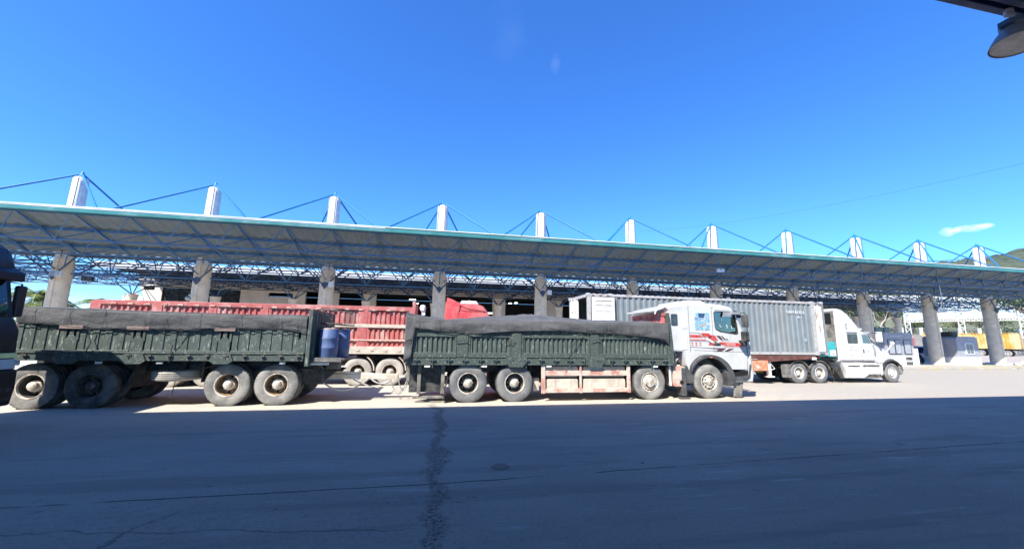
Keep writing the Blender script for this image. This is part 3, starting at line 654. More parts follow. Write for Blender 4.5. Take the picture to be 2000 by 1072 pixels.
def leaf_spring(mb, xc, y, z, L=1.3):
    for k in range(5):
        l = L*(1-k*.15)/2; mb.bar((xc-l, y, z+.05-k*.025), (xc, y, z-.06-k*.025), .08, .02); mb.bar((xc, y, z-.06-k*.025), (xc+l, y, z+.05-k*.025), .08, .02)
def rails(root, x0, x1, y0, y1, z0=.86, z1=1.1, m='chassis', cross=1.2):
    mb = MB(); yc = (y0+y1)/2
    for s in (-.42, .42): mb.box(x0, x1, yc+s-.05, yc+s+.05, z0, z1)
    x = x0+.2
    while x < x1: mb.box(x, x+.09, yc-.37, yc+.37, z0+.04, z1-.04); x += cross
    return mb.build('chassis', m, root, bevel=.01)

def tarp(name, lab, x0, x1, y0, y1, ridge, hem, crown, seed, org, hem_far=2.1, ties=()):
    """cloth laid over a box body: near flap with a wavy hem, a slack crowned top, far flap"""
    def interp(t, pts):
        if t <= pts[0][0]: return pts[0][1]
        for (a, b), (c, d) in zip(pts, pts[1:]):
            if t <= c: return b+(d-b)*(t-a)/(c-a)
        return pts[-1][1]
    nx, ns, nt = 260, 14, 20; vs = []; fs = []; cols = ns+nt+5
    for i in range(nx+1):
        x = x0+(x1-x0)*i/nx; zr = interp(x, ridge); zh = interp(x, hem)
        for j in range(cols):
            if j < ns:
                t = j/ns; z = zh+(zr-zh)*t; y = y0-.05-.02*sin(t*pi)
                nn = noise.noise(Vector((x*1.1+seed, z*3.2, seed)))+.6*noise.noise(Vector((x*4+seed, z*1.2, 2)))-.7*abs(noise.noise(Vector((x*1.7+z*2.2, z*5, seed+4))))
                dg = sin((x*1.3+z*3.5)+2.5*noise.noise(Vector((x*.6, z, seed))))
                y += (.050*nn+.018*dg)*(1-t*.7); z += .008*nn
            elif j < ns+nt:
                t = (j-ns)/(nt-1); y = y0-.03+(y1-y0+.06)*t
                z = zr+crown(x)*sin(pi*t)**.8+.05*noise.noise(Vector((x*1.3, y*1.4, seed)))*(sin(pi*t)+.15)-.07*abs(noise.noise(Vector((x*2.6+y, y*2.1, seed))))*(sin(pi*t)+.2)
                z -= .05*abs(sin(x*2.1))*sin(pi*t)*.4
            else:
                t = (j-ns-nt+1)/5; y = y1+.05; z = zr+(hem_far-zr)*t
            vs.append((x, y, z))
    for i in range(nx):
        for j in range(cols-1):
            a = i*cols+j; fs.append((a, a+1, a+cols+1, a+cols))
    t = thing(name, lab, 'tarpaulin', org)
    MB().add(vs, fs).build('cloth', 'tarp', t, smooth=70, solid=.012)
    m = MB(); rs_ = random.Random(int(seed*10)); x = x0+.4
    while x < x1-.2:
        zh, zr = interp(x, hem), interp(x, ridge)
        m.tube([(x+.012*sin(k*2.1+x), y0-.072-.028*(k < 4), zh+.01+(zr-zh-.02)*k/6) for k in range(7)], .0055, 4); x += rs_.uniform(.28, 1.1)
    m.tube([(x0+(x1-x0)*i/80, y0-.045, interp(x0+(x1-x0)*i/80, ridge)+.004) for i in range(81)], .008, 4)
    m.build('seam', 'tarp_seam', t)
    # rope hem
    pts = [(x0+(x1-x0)*i/60, y0-.075, interp(x0+(x1-x0)*i/60, hem)-.005+.012*sin(i*1.7)) for i in range(61)]
    MB().tube(pts, .011, 5).build('hem_rope', 'rope', t)
    for pts in ties: MB().tube([(a, y0-.10, b) for a, b in pts], .011, 5).build('tie_rope', 'rope', t)
    return t

# ---------------------------------------------------------------- green drawbar trailer (left)
TY0, TY1 = 12.30, 14.78
tr = thing('drawbar_trailer', 'worn green drop side drawbar trailer under a grey tarpaulin, behind the black truck', 'trailer', (-7.2, 13.5, 0))
xs = [-9.42, -7.91, -5.81, -3.84]
mb = MB()
segs = [(-10.62, -9.59), (-9.25, -8.09), (-7.73, -6.0), (-5.62, -3.92)]
for a, b in segs:
    MB().corr(a, b, 1.50, 2.22, TY0, .022, .27, .46).build('side_panel', 'green_paint', tr, solid=.012)
mb = MB().corr(-10.62, -3.7, 1.4, 2.2, TY1, -.05, .3); mb.build('side_panel', 'green_paint', tr, solid=.012)
mb = MB(); mb.prism([(-10.85, 1.24), (-10.68, 1.46), (-3.72, 1.46), (-3.72, 1.24)], TY0-.05, TY0+.06)
mb.box(-10.6, -3.72, TY0-.075, TY0-.05, 1.43, 1.475); mb.box(-10.6, -3.72, TY1-.04, TY1+.05, 1.24, 1.46)
for a, b in segs: mb.box(a-.02, b+.02, TY0-.035, TY0+.03, 1.475, 1.52)
for x in (-9.42, -7.91, -5.81):
    mb.prism([(x-.30, 1.25), (x-.18, 1.16), (x+.18, 1.16), (x+.30, 1.25), (x+.22, 1.42), (x-.22, 1.42)], TY0-.09, TY0-.052)
mb.build('bottom_rail', 'green_trim', tr, bevel=.008)
for x in (-9.42, -7.91, -5.81):
    m = MB(); m.prism([(x-.15, 1.46), (x+.15, 1.46), (x+.15, 1.76), (x+.05, 1.9), (x+.05, 2.05), (x-.05, 2.05), (x-.05, 1.9), (x-.15, 1.74)], TY0-.03, TY0+.03)
    m.box(x-.17, x-.11, TY0-.03, TY0+.03, 1.76, 2.1); m.box(x+.11, x+.17, TY0-.03, TY0+.03, 1.76, 2.1)
    m.build('stake_post', 'green_trim', tr, bevel=.006)
    MB().box(x-.26, x+.26, TY0-.08, TY0-.035, 2.06, 2.15).build('stake_block', 'stake_pink', tr, bevel=.008)
    MB().box(x-.10, x+.10, TY0+.01, TY0+.02, 1.76, 2.06).build('stake_socket', 'black_hole', tr)
m = MB(); m.prism([(-3.92, 1.46), (-3.70, 1.46), (-3.70, 2.2), (-3.84, 2.2), (-3.84, 1.9), (-3.92, 1.82)], TY0-.04, TY0+.06); m.build('corner_post', 'green_trim', tr, bevel=.006)
for i in range(15):
    m = MB(); x = -10.3+i*.46; m.box(x-.06, x+.06, TY0-.11, TY0-.08, 1.37, 1.41); m.tube([(x, TY0-.095, 1.45), (x, TY0-.095, 1.30)], .014, 5); m.build('latch', 'rim_dark', tr)
m = MB(); m.box(-10.6, -3.7, TY0+.08, TY1-.08, 1.26, 1.36); m.build('floor', 'chassis', tr)
for y in (0,):
    m = MB(); m.box(-3.68, -3.58, TY0-.04, TY1+.02, 1.10, 2.74)
    m.corry(TY0+.1, TY1-.1, 1.3, 2.66, -3.575, .05, .3)
    m.build('headboard', 'green_paint', tr)
    MB().box(-10.62, -10.54, TY0, TY1, 1.3, 2.3).build('tailboard', 'green_paint', tr)
rails(tr, -10.7, -3.5, TY0, TY1, .92, 1.24)
for x in (-10.2, -8.92, -5.68, -4.42):
    m = MB(); axle(m, x, TY0+.2, TY1-.1, .56); m.build('axle', 'chassis', tr)
m = MB()
for x in (-9.56, -5.05):
    for y in (TY0+.55, TY1-.55): leaf_spring(m, x-.64, y, .82); leaf_spring(m, x+.64, y, .82); m.box(x-.12, x+.12, y-.06, y+.06, .5, .95)
m.build('suspension', 'chassis', tr)
m = MB(); m.lathe([(.42, 0), (.42, .06), (.01, .06)], (-4.7, 13.5, .92), 'z', 24); m.prism([(-4.0, 1.0), (-2.9, .92), (-3.35, .55), (-4.2, .52)], 12.8, 12.9); m.prism([(-4.0, 1.0), (-2.9, .92), (-3.35, .55), (-4.2, .52)], 14.1, 14.2); m.build('turntable', 'chassis', tr)
for x in (-10.2, -8.92): wheel(tr, x, 12.42, .585, .29, 'dual', 'tyre' if x < -9 else 'tyre_dark', 'rim_black' if x < -9 else 'rim_dark', TY1-.12)  # second wheel gets darker materials to stand for the shadow on it
for x in (-5.68, -4.42): wheel(tr, x, 12.42, .585, .29, 'dual', 'tyre', 'rim_rust', TY1-.12)
# spare wheel lying flat under the body
m = MB(); R = .60
m.lathe([(.32, -.14), (.45, -.155), (R-.03, -.13), (R, -.09)]+[p for g in (-.05, 0, .05) for p in ((R, g-.012), (R-.018, g-.008), (R-.018, g+.008), (R, g+.012))]+[(R, .09), (R-.03, .13), (.45, .155), (.32, .14)], (-7.22, 13.02, .82), 'z', 40, close=True)
m.lathe([(.33, -.1), (.2, .05), (.01, .05)], (-7.22, 13.02, .82), 'z', 24); m.build('spare_wheel', 'tyre_pale', tr, smooth=38)
m = MB(); m.box(-7.4, -7.0, 12.9, 13.1, .98, 1.26); m.box(-6.5, -6.45, 12.75, 14.2, .62, 1.2); m.prism([(-8.25, .5), (-8.0, 1.2), (-7.95, 1.2), (-8.15, .48)], 12.6, 14.3); m.tube([(-7.1, 12.7, .7), (-7.15, 12.7, .2)], .012, 5); m.tube([(-6.5, 12.5, .98), (-5.9, 12.45, 1.16)], .015, 5)
m.build('spare_carrier', 'chassis', tr)
m = MB()
for x in (-7.4, -5.95, -4.35, -8.8): m.box(x, x+.15, TY0-.01, TY0+.03, 1.16, 1.22)
m.box(-3.6, -3.1, 12.5, 12.62, 1.12, 1.19); m.build('side_marker', 'decal_white', tr, bevel=.01)
# drawbar, platform, cage
m = MB(); m.bar((-4.3, 13.35, .72), (-1.15, 13.35, .70), .10, .16); m.bar((-4.3, 13.75, .72), (-1.15, 13.45, .70), .10, .16); m.bar((-3.1, 13.3, .86), (-1.9, 13.38, .78), .08, .06)
m.lathe([(.10, -.03), (.14, -.03), (.14, .03), (.10, .03)], (-1.0, 13.4, .70), 'z', 16, close=True); m.build('drawbar', 'tank', tr, bevel=.008)
m = MB(); m.box(-3.56, -2.70, 12.42, 14.6, 1.24, 1.30); m.box(-3.5, -2.72, 12.39, 12.42, 1.22, 1.34); m.bar((-3.5, 12.9, 1.2), (-3.3, 12.9, .95), .06); m.box(-3.3, -2.9, 13.1, 13.3, .95, 1.24)
m.build('drum_platform', 'chassis_dusty', tr)
m = MB()
for z in (2.36, 2.84):
    m.tube([(-3.55, 12.9, z), (-2.95, 12.9, z-.03*(z > 2.5)), (-2.86, 12.98, z-.04), (-2.84, 14.5, z-.04), (-3.55, 14.55, z)], .016, 6)
for y in [12.95+.17*k for k in range(10)]: m.tube([(-2.85, y, 2.34), (-2.85, y, 2.80)], .010, 5)
for x in (-3.5, -3.2): m.tube([(x, 12.9, 2.36), (x, 12.9, 2.83)], .012, 5)
m.bar((-3.56, 13.0, 2.33), (-2.85, 13.0, 2.33), .10, .03); m.tube([(-3.5, 12.9, 2.8), (-3.2, 12.9, 2.45)], .008, 5)
m.build('cage', 'rim_dark', tr)
for j, (x, y, lab) in enumerate(((-3.20, 12.76, 'faded blue plastic drum with rusty lid, nearest on the trailer drawbar platform'), (-2.98, 13.32, 'darker blue plastic drum standing behind the nearest drum on the drawbar platform'), (-3.40, 13.20, 'shaded blue drum close against the trailer headboard'))):
    R = .28 if j < 2 else .16
    t = thing('plastic_drum', lab, 'drum', (x, y, 1.30), group='blue drums on the trailer drawbar')
    k = R/.28
    MB().lathe([(.01, 0), (.235*k, 0), (.262*k, .04), (.27*k, .28), (.28*k, .30), (.28*k, .34), (.272*k, .36), (.272*k, .56), (.28*k, .58), (.28*k, .62), (.27*k, .64), (.262*k, .86), (.24*k, .90), (.01, .90)], (x, y, 1.30), 'z', 28).build('drum_body', 'blue_plastic', t, smooth=40)
    MB().lathe([(.01, .905), (.20*k, .905), (.252*k, .895), (.258*k, .86), (.25*k, .85)], (x, y, 1.30), 'z', 28).lathe([(.01, .93), (.04, .93), (.04, .905)], (x+.1*k, y, 1.30), 'z', 10).build('drum_lid', 'drum_rust', t, smooth=40)
# brake and electric hoses
m = MB()
def sag(p, q, d, n=14): return [(p[0]+(q[0]-p[0])*t, p[1]+(q[1]-p[1])*t, p[2]+(q[2]-p[2])*t-d*4*t*(1-t)) for t in [i/n for i in range(n+1)]]
m.tube(sag((-3.3, 13.0, .55), (-2.0, 13.2, .70), .30), .024, 6); m.tube(sag((-2.0, 13.2, .70), (-1.35, 13.2, .62), .16), .026, 6)
m.tube(sag((-1.35, 13.2, .62), (-.75, 13.2, 1.0), .62), .02, 6); m.tube(sag((-1.1, 13.1, .60), (-.72, 13.2, 1.0), .5), .016, 6)
m.tube(sag((-2.5, 13.3, .62), (-1.6, 13.3, .35), .05), .02, 6)
m.build('air_hose', 'hose', tr)
tarp('tarpaulin', 'long grey tarpaulin draped over the green drawbar trailer at left', -10.66, -3.70, TY0, TY1,
     [(-10.7, 2.60), (-8.9, 2.575), (-7, 2.555), (-5.1, 2.53), (-3.7, 2.54)],
     [(-10.7, 2.21), (-9.9, 2.18), (-9.3, 2.11), (-8.95, 2.07), (-8.16, 2.10), (-7.07, 2.09), (-6.82, 2.07), (-5.95, 2.14), (-4.78, 2.15), (-3.96, 2.10), (-3.7, 2.04)],
     lambda x: .05+.03*sin(x*1.1), 3.3, (-7.2, 13.5, 1.4),
     ties=([(-8.95, 2.07), (-8.98, 1.9), (-8.9, 1.72), (-8.98, 1.45)], [(-6.82, 2.09), (-6.95, 1.85), (-7.1, 1.72), (-7.02, 1.65), (-7.05, 1.2)], [(-5.0, 2.14), (-5.0, 2.05)]))

# ---------------------------------------------------------------- green box truck with white cab
tk = thing('cargo_truck', 'four axle truck with white striped cab and worn green cargo body under a grey tarpaulin', 'truck', (4, 13.5, 0))
segs = [(-.67, .65), (1.02, 2.38), (2.72, 5.06), (5.39, 7.92)]
for a, b in segs:
    m = MB().corr(a+.06, b-.06, 1.52, 2.0, TY0+.01, .045, .155, .3)
    m.build('side_panel', 'green_paint', tk, solid=.01)
m = MB()
m.box(-.86, 8.0, TY0-.03, TY0+.06, 1.14, 1.36); m.box(-.86, 8.0, TY1-.05, TY1+.04, 1.14, 1.36)
for a, b in segs:
    m.box(a, b, TY0-.05, TY0+.03, 1.37, 1.40); m.box(a, b, TY0-.035, TY0+.04, 1.40, 1.52); m.box(a, b, TY0-.02, TY0+.04, 2.0, 2.10); m.box(a, a+.055, TY0-.02, TY0+.04, 1.52, 2.0); m.box(b-.055, b, TY0-.02, TY0+.04, 1.52, 2.0)
for x in (2.55, 5.22):
    m.prism([(x-.33, 1.40), (x-.33, 1.22), (x-.22, 1.08), (x+.22, 1.08), (x+.33, 1.22), (x+.33, 1.40)], TY0-.07, TY0-.032)
m.build('bottom_rail', 'green_trim', tk, bevel=.008)
for x0, x1 in ((-.86, -.67), (.65, 1.02), (2.38, 2.72), (5.06, 5.39)):
    MB().box(x0+.01, x1-.01, TY0-.045, TY0+.04, 1.38, 2.16).build('stake_post', 'green_trim', tk, bevel=.01)
m = MB(); m.prism([(7.92, 1.12), (8.14, 1.12), (8.10, 2.0), (8.03, 2.93), (7.96, 2.95), (7.93, 2.0)], TY0-.05, TY0+.10); m.build('corner_post', 'green_trim', tk, bevel=.01)
m = MB(); x = -.6
while x < 7.9:
    m.box(x, x+.03, TY0-.01, TY0+.02, 2.10, 2.30); x += .31
m.box(-.8, 7.9, TY0-.005, TY0+.02, 2.24, 2.27); m.build('upper_rack', 'green_trim', tk)
MB().box(-.84, 7.95, TY0+.03, TY0+.06, 2.1, 2.50).box(-.84, 7.95, TY1-.06, TY1, 1.3, 2.5).build('inner_board', 'green_paint', tk)
for i in range(18):
    m = MB(); x = -.55+i*.49; m.box(x-.09, x+.09, TY0-.085, TY0-.05, 1.28, 1.32); m.tube([(x, TY0-.07, 1.40), (x, TY0-.07, 1.22)], .016, 5)
    if i % 3 == 1: m.box(x-.015, x+.015, TY0-.02, TY0+.01, 1.05, 1.14)
    m.build('latch', 'green_trim', tk)
m = MB(); m.box(7.99, 8.02, TY0+.12, TY1, 1.3, 2.90); m.corry(TY0+.15, TY1-.05, 1.3, 2.84, 7.97, -.035, .11, .3); m.box(7.93, 8.03, TY0+.1, TY1, 2.85, 2.95); m.build('headboard', 'red_paint', tk)
MB().box(-.88, -.82, TY0, TY1, 1.14, 2.66).build('tailboard', 'green_paint', tk)
MB().box(-.8, 7.95, TY0+.08, TY1-.08, 1.14, 1.24).build('floor', 'chassis', tk)
rails(tk, -.8, 11.0, TY0, TY1, .86, 1.12)
for x in (1.05, 2.53, 7.23, 9.52):
    m = MB(); axle(m, x, TY0+.2, TY1-.1, .57); m.build('axle', 'chassis', tk)
m = MB()
for x in (1.05, 2.53, 7.3, 9.5):
    for y in (TY0+.55, TY1-.55): leaf_spring(m, x, y, .86)
m.box(3.3, 6.6, 13.2, 13.9, .5, .9); m.build('suspension', 'chassis', tk)
for x in (1.05, 2.53): wheel(tk, x, 12.34, .592, .29, 'dual8', 'tyre_grey', 'rim_black', TY1-.06)
wheel(tk, 7.23, 12.34, .59, .29, 'cap', 'tyre', 'rim_dusty', TY1-.06)
wheel(tk, 9.52, 12.34, .59, .29, 'steer', 'tyre', 'rim_dusty', TY1-.06)
# under body: guards, tanks, brackets
m = MB(); y = TY0+.02
for z0, z1 in ((.80, .96), (.27, .40)): m.box(3.44, 6.42, y, y+.05, z0, z1)
for x0, x1 in ((3.40, 3.53), (4.70, 4.77), (6.38, 6.50)): m.box(x0, x1, y-.012, y+.045, .25, 1.14 if x0 != 3.4 else 1.14)
m.build('side_guard', 'pale_red', tk, bevel=.01)
m = MB()
for a, b in ((3.58, 4.66), (4.84, 6.34)):
    m.prism([(p, q) for p, q in rr(a, b, .76, 1.10, .06)], 12.385, 13.1); m.prism(rr(a, b, .34, .70, .06), 12.385, 13.1)
    for x in (a+.25, b-.3): m.box(x, x+.05, 12.372, 12.385, .36, .70); m.box(x, x+.05, 12.372, 12.385, .80, 1.06)
m.build('fuel_tank', 'tank', tk, bevel=.015)
m = MB()
for x in (-.50, .22): m.box(x, x+.11, 12.45, 12.55, .26, 1.12)
m.box(-.62, .35, 12.5, 12.6, .12, .20); m.box(-.85, -.75, 12.9, 14.2, .6, 1.1); m.box(-.2, .2, 12.9, 14.4, .45, 1.1)
m.build('rear_bracket', 'chassis_dusty', tk, bevel=.01)
m = MB()
m.bar((.30, 12.40, .42), (.80, 12.42, 1.13), .03); m.bar((3.15, 12.42, .62), (2.78, 12.4, 1.12), .05); m.bar((3.02, 12.42, .85), (3.1, 12.42, 1.05), .02)
m.build('flap_stay', 'rubber', tk); MB().bar((.30, 12.5, .1), (.42, 12.5, .78), .02, .4).build('mudflap', 'rubber', tk); MB().box(-.75, .25, 12.62, 12.66, .3, 1.1).build('skirt_plate', 'rubber', tk)
MB().box(.05, .5, 13.0, 13.2, .6, .74).build('toolbox', 'tank', tk, bevel=.02); MB().box(3.2, 3.4, 12.6, 13.2, .3, .72).build('toolbox', 'tank', tk, bevel=.02)
m = MB()
for x in (-.30, 1.45, 3.56, 5.3, 7.35): m.box(x, x+.17, TY0-.02, TY0+.02, 1.07, 1.125)
m.build('side_marker', 'decal_white', tk, bevel=.01)
m = MB(); m.add([], []); m.tube([(-.62, 13.35, .72), (-.95, 13.38, .72)], .07, 8); m.ico((-.8, 13.35, .75), .13, 1); m.tube([(-.75, 13.1, 1.05), (-.72, 13.2, .9), (-.62, 13.3, .95)], .02, 6)
m.build('tow_hitch', 'chassis_dusty', tk)
# ---- cab
CY0, CY1 = 12.34, 14.76
arch = [(9.52+.80*cos(radians(a)), .66+.80*sin(radians(a))) for a in range(172, -9, -12)]
outline = [(11.16, .93), (11.20, 1.38), (11.17, 1.93), (11.02, 2.48), (10.80, 3.02), (10.58, 3.24), (10.2, 3.31), (9.87, 3.33), (8.89, 3.33), (8.30, 3.24), (7.95, 3.15), (8.05, 3.02), (8.07, 2.4), (8.10, 1.62), (8.55, 1.60), (8.68, 1.15)]+[p for p in arch if p[0] < 10.34][1:-1]+[(10.36, .93)]
win_d = [(9.94, 2.42), (9.90, 2.50), (9.88, 2.98), (9.93, 3.04), (10.62, 3.03), (10.70, 2.98), (10.78, 2.6), (10.80, 2.30), (10.74, 2.27), (10.10, 2.35)]
m = MB(); shell(m, outline, CY0, CY1, .07, [win_d]); m.build('cab', 'white_paint', tk, smooth=32)
MB().prism(win_d, CY0+.03, CY0+.036).build('window', 'glass_clear', tk); MB().prism(win_d, CY1-.036, CY1-.03).build('window', 'glass_clear', tk)
wo = offset_poly(win_d, -.03); m = MB(); n = len(wo); m.add([(a, CY0-.012, b) for a, b in wo]+[(a, CY0-.012, b) for a, b in win_d]+[(a, CY0+.05, b) for a, b in win_d], [(i, (i+1) % n, (i+1) % n+n, i+n) for i in range(n)]+[(i+n, (i+1) % n+n, (i+1) % n+2*n, i+2*n) for i in range(n)])
m.build('window_seal', 'rubber', tk)
m = MB(); m.box(9.2, 9.75, 12.6, 14.5, 1.5, 2.35); m.box(9.2, 9.4, 12.7, 13.3, 2.3, 3.0); m.box(9.2, 9.4, 13.8, 14.4, 2.3, 3.0); m.box(10.55, 10.9, 12.5, 14.6, 1.7, 2.32); m.build('cab_interior', 'interior', tk)
m = MB(); m.prism([(9.93, 2.84), (10.72, 2.86), (10.68, 3.02), (9.93, 3.02)], CY0+.05, CY0+.06); m.build('sun_curtain', 'rubber', tk)
m = MB()
for x, z, s in ((10.1, 2.5, .16), (10.36, 2.47, .18), (10.58, 2.46, .16), (10.2, 2.72, .09), (10.40, 2.82, .08)):
    m.text({.16: 'L', .18: '5', .09: '*', .08: '2'}[s], s*.95, (x, CY0+.026, z), depth=.001)
m.build('window_lettering', 'decal_white', tk)
MB().prism([(11.215, 1.95), (11.195, 2.0), (11.05, 2.5), (10.86, 2.96), (10.83, 2.94), (11.0, 2.45), (11.16, 1.95)], CY0+.14, CY1-.14).build('windscreen', 'glass_dark', tk)
MB().prism([(10.86, 3.06), (11.18, 2.86), (11.20, 2.89), (10.9, 3.12)], CY0+.1, CY1-.1).build('sun_visor', 'glass_dark', tk)
MB().prism(rr(8.14, 8.40, 2.50, 2.92, .05), CY0-.006, CY0+.02).build('rear_window', 'glass_dark', tk)
MB().prism(rr(9.08, 9.68, 2.37, 2.98, .05), CY0-.006, CY0+.02).build('window_picture', 'window_print', tk)
m = MB(); m.prism([(9.16, 2.44), (9.3, 2.5), (9.56, 2.55), (9.5, 2.62), (9.34, 2.56), (9.2, 2.47)], CY0-.010, CY0-.008); m.build('picture_figure', 'drum_rust', tk)
m = MB(); m.prism([(9.24, 2.98-.16), (9.45, 2.98-.18), (9.5, 2.97), (9.24, 2.97)], CY0-.010, CY0-.008); m.build('picture_patch', 'decal_violet' if 'decal_violet' in M else 'suv_blue', tk)
# panel slots and seams
m = MB(); m.prism(rr(8.56, 8.76, 2.42, 2.93, .03), CY0-.012, CY0); m.prism(rr(8.54, 8.73, 1.68, 2.24, .03), CY0-.012, CY0); m.build('air_duct_panel', 'white_worn', tk, bevel=.006)
m = MB(); m.box(8.835, 8.847, CY0-.004, CY0+.01, 1.6, 3.24); m.box(9.78, 9.79, CY0-.004, CY0+.01, 1.62, 3.12); m.box(9.8, 11.10, CY0-.004, CY0+.01, 1.615, 1.625); m.box(9.9, 10.7, CY0-.004, CY0+.01, 3.095, 3.105); m.build('door_seam', 'rubber', tk)
m = MB(); m.box(9.80, 10.06, CY0-.035, CY0, 1.86, 1.93); m.build('door_handle', 'rim_dark', tk, bevel=.01)
m = MB(); m.tube([(7.62, 12.5, 2.98), (7.68, 12.5, 3.04), (8.25, 12.45, 3.24), (8.75, 12.42, 3.33)], .022, 6); m.tube([(7.68, 12.5, 3.04), (7.62, 12.5, 2.9)], .02, 6); m.tube([(7.66, 12.5, 3.04), (7.66, 14.6, 3.04)], .022, 6); m.build('grab_rail', 'white_worn', tk)
m = MB(); shell(m, [(7.75, 3.0), (7.72, 3.08), (8.3, 3.24), (8.85, 3.36), (8.85, 3.2), (8.2, 3.1)], 12.5, 14.6, .03); m.build('rear_fairing', 'white_paint', tk, smooth=30)
m = MB(); shell(m, [(8.85, 3.30), (8.95, 3.44), (9.15, 3.475), (9.65, 3.475), (9.8, 3.42), (9.95, 3.30)], 12.7, 14.4, .05); m.build('roof_hatch', 'white_paint', tk, smooth=30)
MB().box(9.75, 9.83, CY0-.02, CY0+.02, 3.20, 3.25).build('marker_lamp', 'yellow_lens', tk)
# livery
def PL(mb, pts): mb.prism(pts, CY0-.0045, CY0-.0025)
m = MB()
PL(m, [(8.85, 2.20), (9.25, 2.20), (9.40, 2.10), (8.85, 2.10)]); PL(m, [(9.30, 2.27), (9.60, 2.26), (9.70, 2.20), (9.86, 2.19), (9.99, 2.00), (9.76, 2.00), (9.55, 2.13), (9.42, 2.13)])
PL(m, [(9.60, 2.13), (9.74, 2.17), (9.60, 2.05)]); PL(m, [(10.02, 1.955), (10.90, 1.93), (11.14, 1.90), (11.14, 1.81), (10.30, 1.82), (10.13, 1.85)])
PL(m, [(9.62, 1.92), (9.78, 1.92), (9.85, 1.84), (9.58, 1.84)]); PL(m, [(8.85, 2.045), (9.46, 2.045), (9.55, 2.01), (8.85, 2.01)])
for x in (8.88, 9.04, 9.20): PL(m, [(x, 1.93), (x+.08, 1.93), (x+.10, 1.90), (x+.03, 1.89)]); PL(m, [(x, 1.86), (x+.08, 1.86), (x+.10, 1.83), (x+.03, 1.82)])
PL(m, [(10.2, 1.80), (11.1, 1.775), (11.1, 1.765), (10.2, 1.785)])
m.build('red_stripe', 'decal_red', tk)
m = MB()
PL(m, [(8.85, 2.275), (9.22, 2.275), (9.5, 2.085), (9.46, 2.085), (9.2, 2.262), (8.85, 2.262)]); PL(m, [(9.90, 2.19), (10.06, 2.18), (10.20, 2.03), (10.08, 2.03)]); PL(m, [(10.10, 2.18), (10.16, 2.18), (10.32, 2.03), (10.24, 2.03)]); PL(m, [(10.3, 2.08), (10.36, 2.08), (10.4, 2.03), (10.34, 2.03)])
PL(m, [(8.85, 1.985), (9.60, 1.985), (9.74, 1.905), (9.66, 1.905), (9.56, 1.965), (8.85, 1.97)]); PL(m, [(9.80, 1.985), (9.88, 1.985), (10.0, 1.88), (9.92, 1.88)]); PL(m, [(9.72, 1.86), (10.06, 1.86), (10.06, 1.84), (9.72, 1.84)])
PL(m, [(8.85, 1.78), (9.7, 1.745), (10.3, 1.745), (10.08, 1.62), (9.86, 1.625), (9.96, 1.695), (9.5, 1.735), (8.85, 1.765)]); PL(m, [(9.0, 1.665), (9.9, 1.645), (9.9, 1.635), (9.0, 1.655)])
PL(m, [(10.42, 1.735), (10.62, 1.72), (10.34, 1.625), (10.18, 1.62)])
m.build('dark_stripe', 'decal_dark', tk)
m = MB(); m.text('KST LTD', .095, (10.32, CY0-.007, 1.855), depth=.001); m.build('livery_lettering', 'decal_white', tk)
m = MB(); m.text('PERFORMANCE', .055, (10.08, CY0-.006, 1.975), depth=.001); m.build('livery_lettering', 'decal_grey', tk)
# arch, bumper, steps, flap
a_out = [(9.62+.93*cos(radians(a)), .58+.93*sin(radians(a))) for a in range(150, -12, -9)]; a_in = [(9.56+.78*cos(radians(a)), .62+.78*sin(radians(a))) for a in range(-12, 160, 9)]
m = MB(); m.prism(a_out+a_in, CY0-.05, CY0+.55); m.build('wheel_arch', 'plastic_grey', tk, bevel=.012)
MB().box(9.57, 9.66, CY0-.062, CY0-.05, 1.40, 1.44).build('side_repeater', 'orange', tk)
m = MB(); m.box(10.45, 11.13, CY0+.02, CY1-.02, .70, .93); m.build('lower_panel', 'black_hole', tk)
m = MB(); shell(m, [(10.50, .55), (11.28, .55), (11.34, .80), (11.33, 1.30), (11.26, 1.55), (11.22, 1.5), (11.20, .74), (10.90, .66), (10.52, .68)], CY0-.03, CY1+.03, .05); m.build('bumper', 'white_paint', tk, smooth=30)
m = MB(); m.prism([(10.52, .60), (10.95, .60), (11.14, .72), (11.22, 1.15), (11.18, 1.2), (11.10, .80), (10.5, .74)], CY0-.055, CY0-.028); m.build('bumper_corner', 'plastic_grey', tk)
m = MB(); shell(m, [(11.20, 1.45), (11.27, 1.5), (11.31, 1.75), (11.30, 2.02), (11.22, 2.12), (11.18, 2.06), (11.2, 1.75)], CY0-.01, CY0+.16, .02); shell(m, [(11.20, 1.45), (11.27, 1.5), (11.31, 1.75), (11.30, 2.02), (11.22, 2.12), (11.18, 2.06), (11.2, 1.75)], CY1-.16, CY1+.01, .02); m.build('wind_deflector', 'white_paint', tk, smooth=30)
m = MB()
for z in (1.72, 1.82): m.prism([(11.225, z), (11.27, z+.02), (11.27, z+.05)], CY0-.018, CY0-.012)
m.build('deflector_slot', 'rubber', tk)
MB().prism([(10.27, .42), (10.46, .42), (10.46, .92), (10.22, .92)], CY0-.04, CY0+.4).build('front_step', 'plastic_grey', tk, bevel=.02)
MB().prism([(10.50, .06), (10.78, .02), (10.86, .55), (10.55, .55)], CY0+.05, CY0+.07).prism([(10.72, .04), (10.80, .03), (10.9, .55), (10.80, .55)], CY0+.02, CY0+.05).build('front_flap', 'chassis_dusty', tk)
m = MB(); m.prism([(8.48, .52), (8.50, 1.02), (8.74, 1.16), (9.12, 1.22), (9.26, 1.06), (8.98, .78), (8.94, .52)], CY0+.04, CY0+.6); m.box(8.44, 8.62, CY0, CY0+.3, .10, 1.05); m.box(8.35, 8.75, CY0-.02, CY0+.2, .02, .06); m.build('cab_step', 'plastic_grey', tk, bevel=.02)
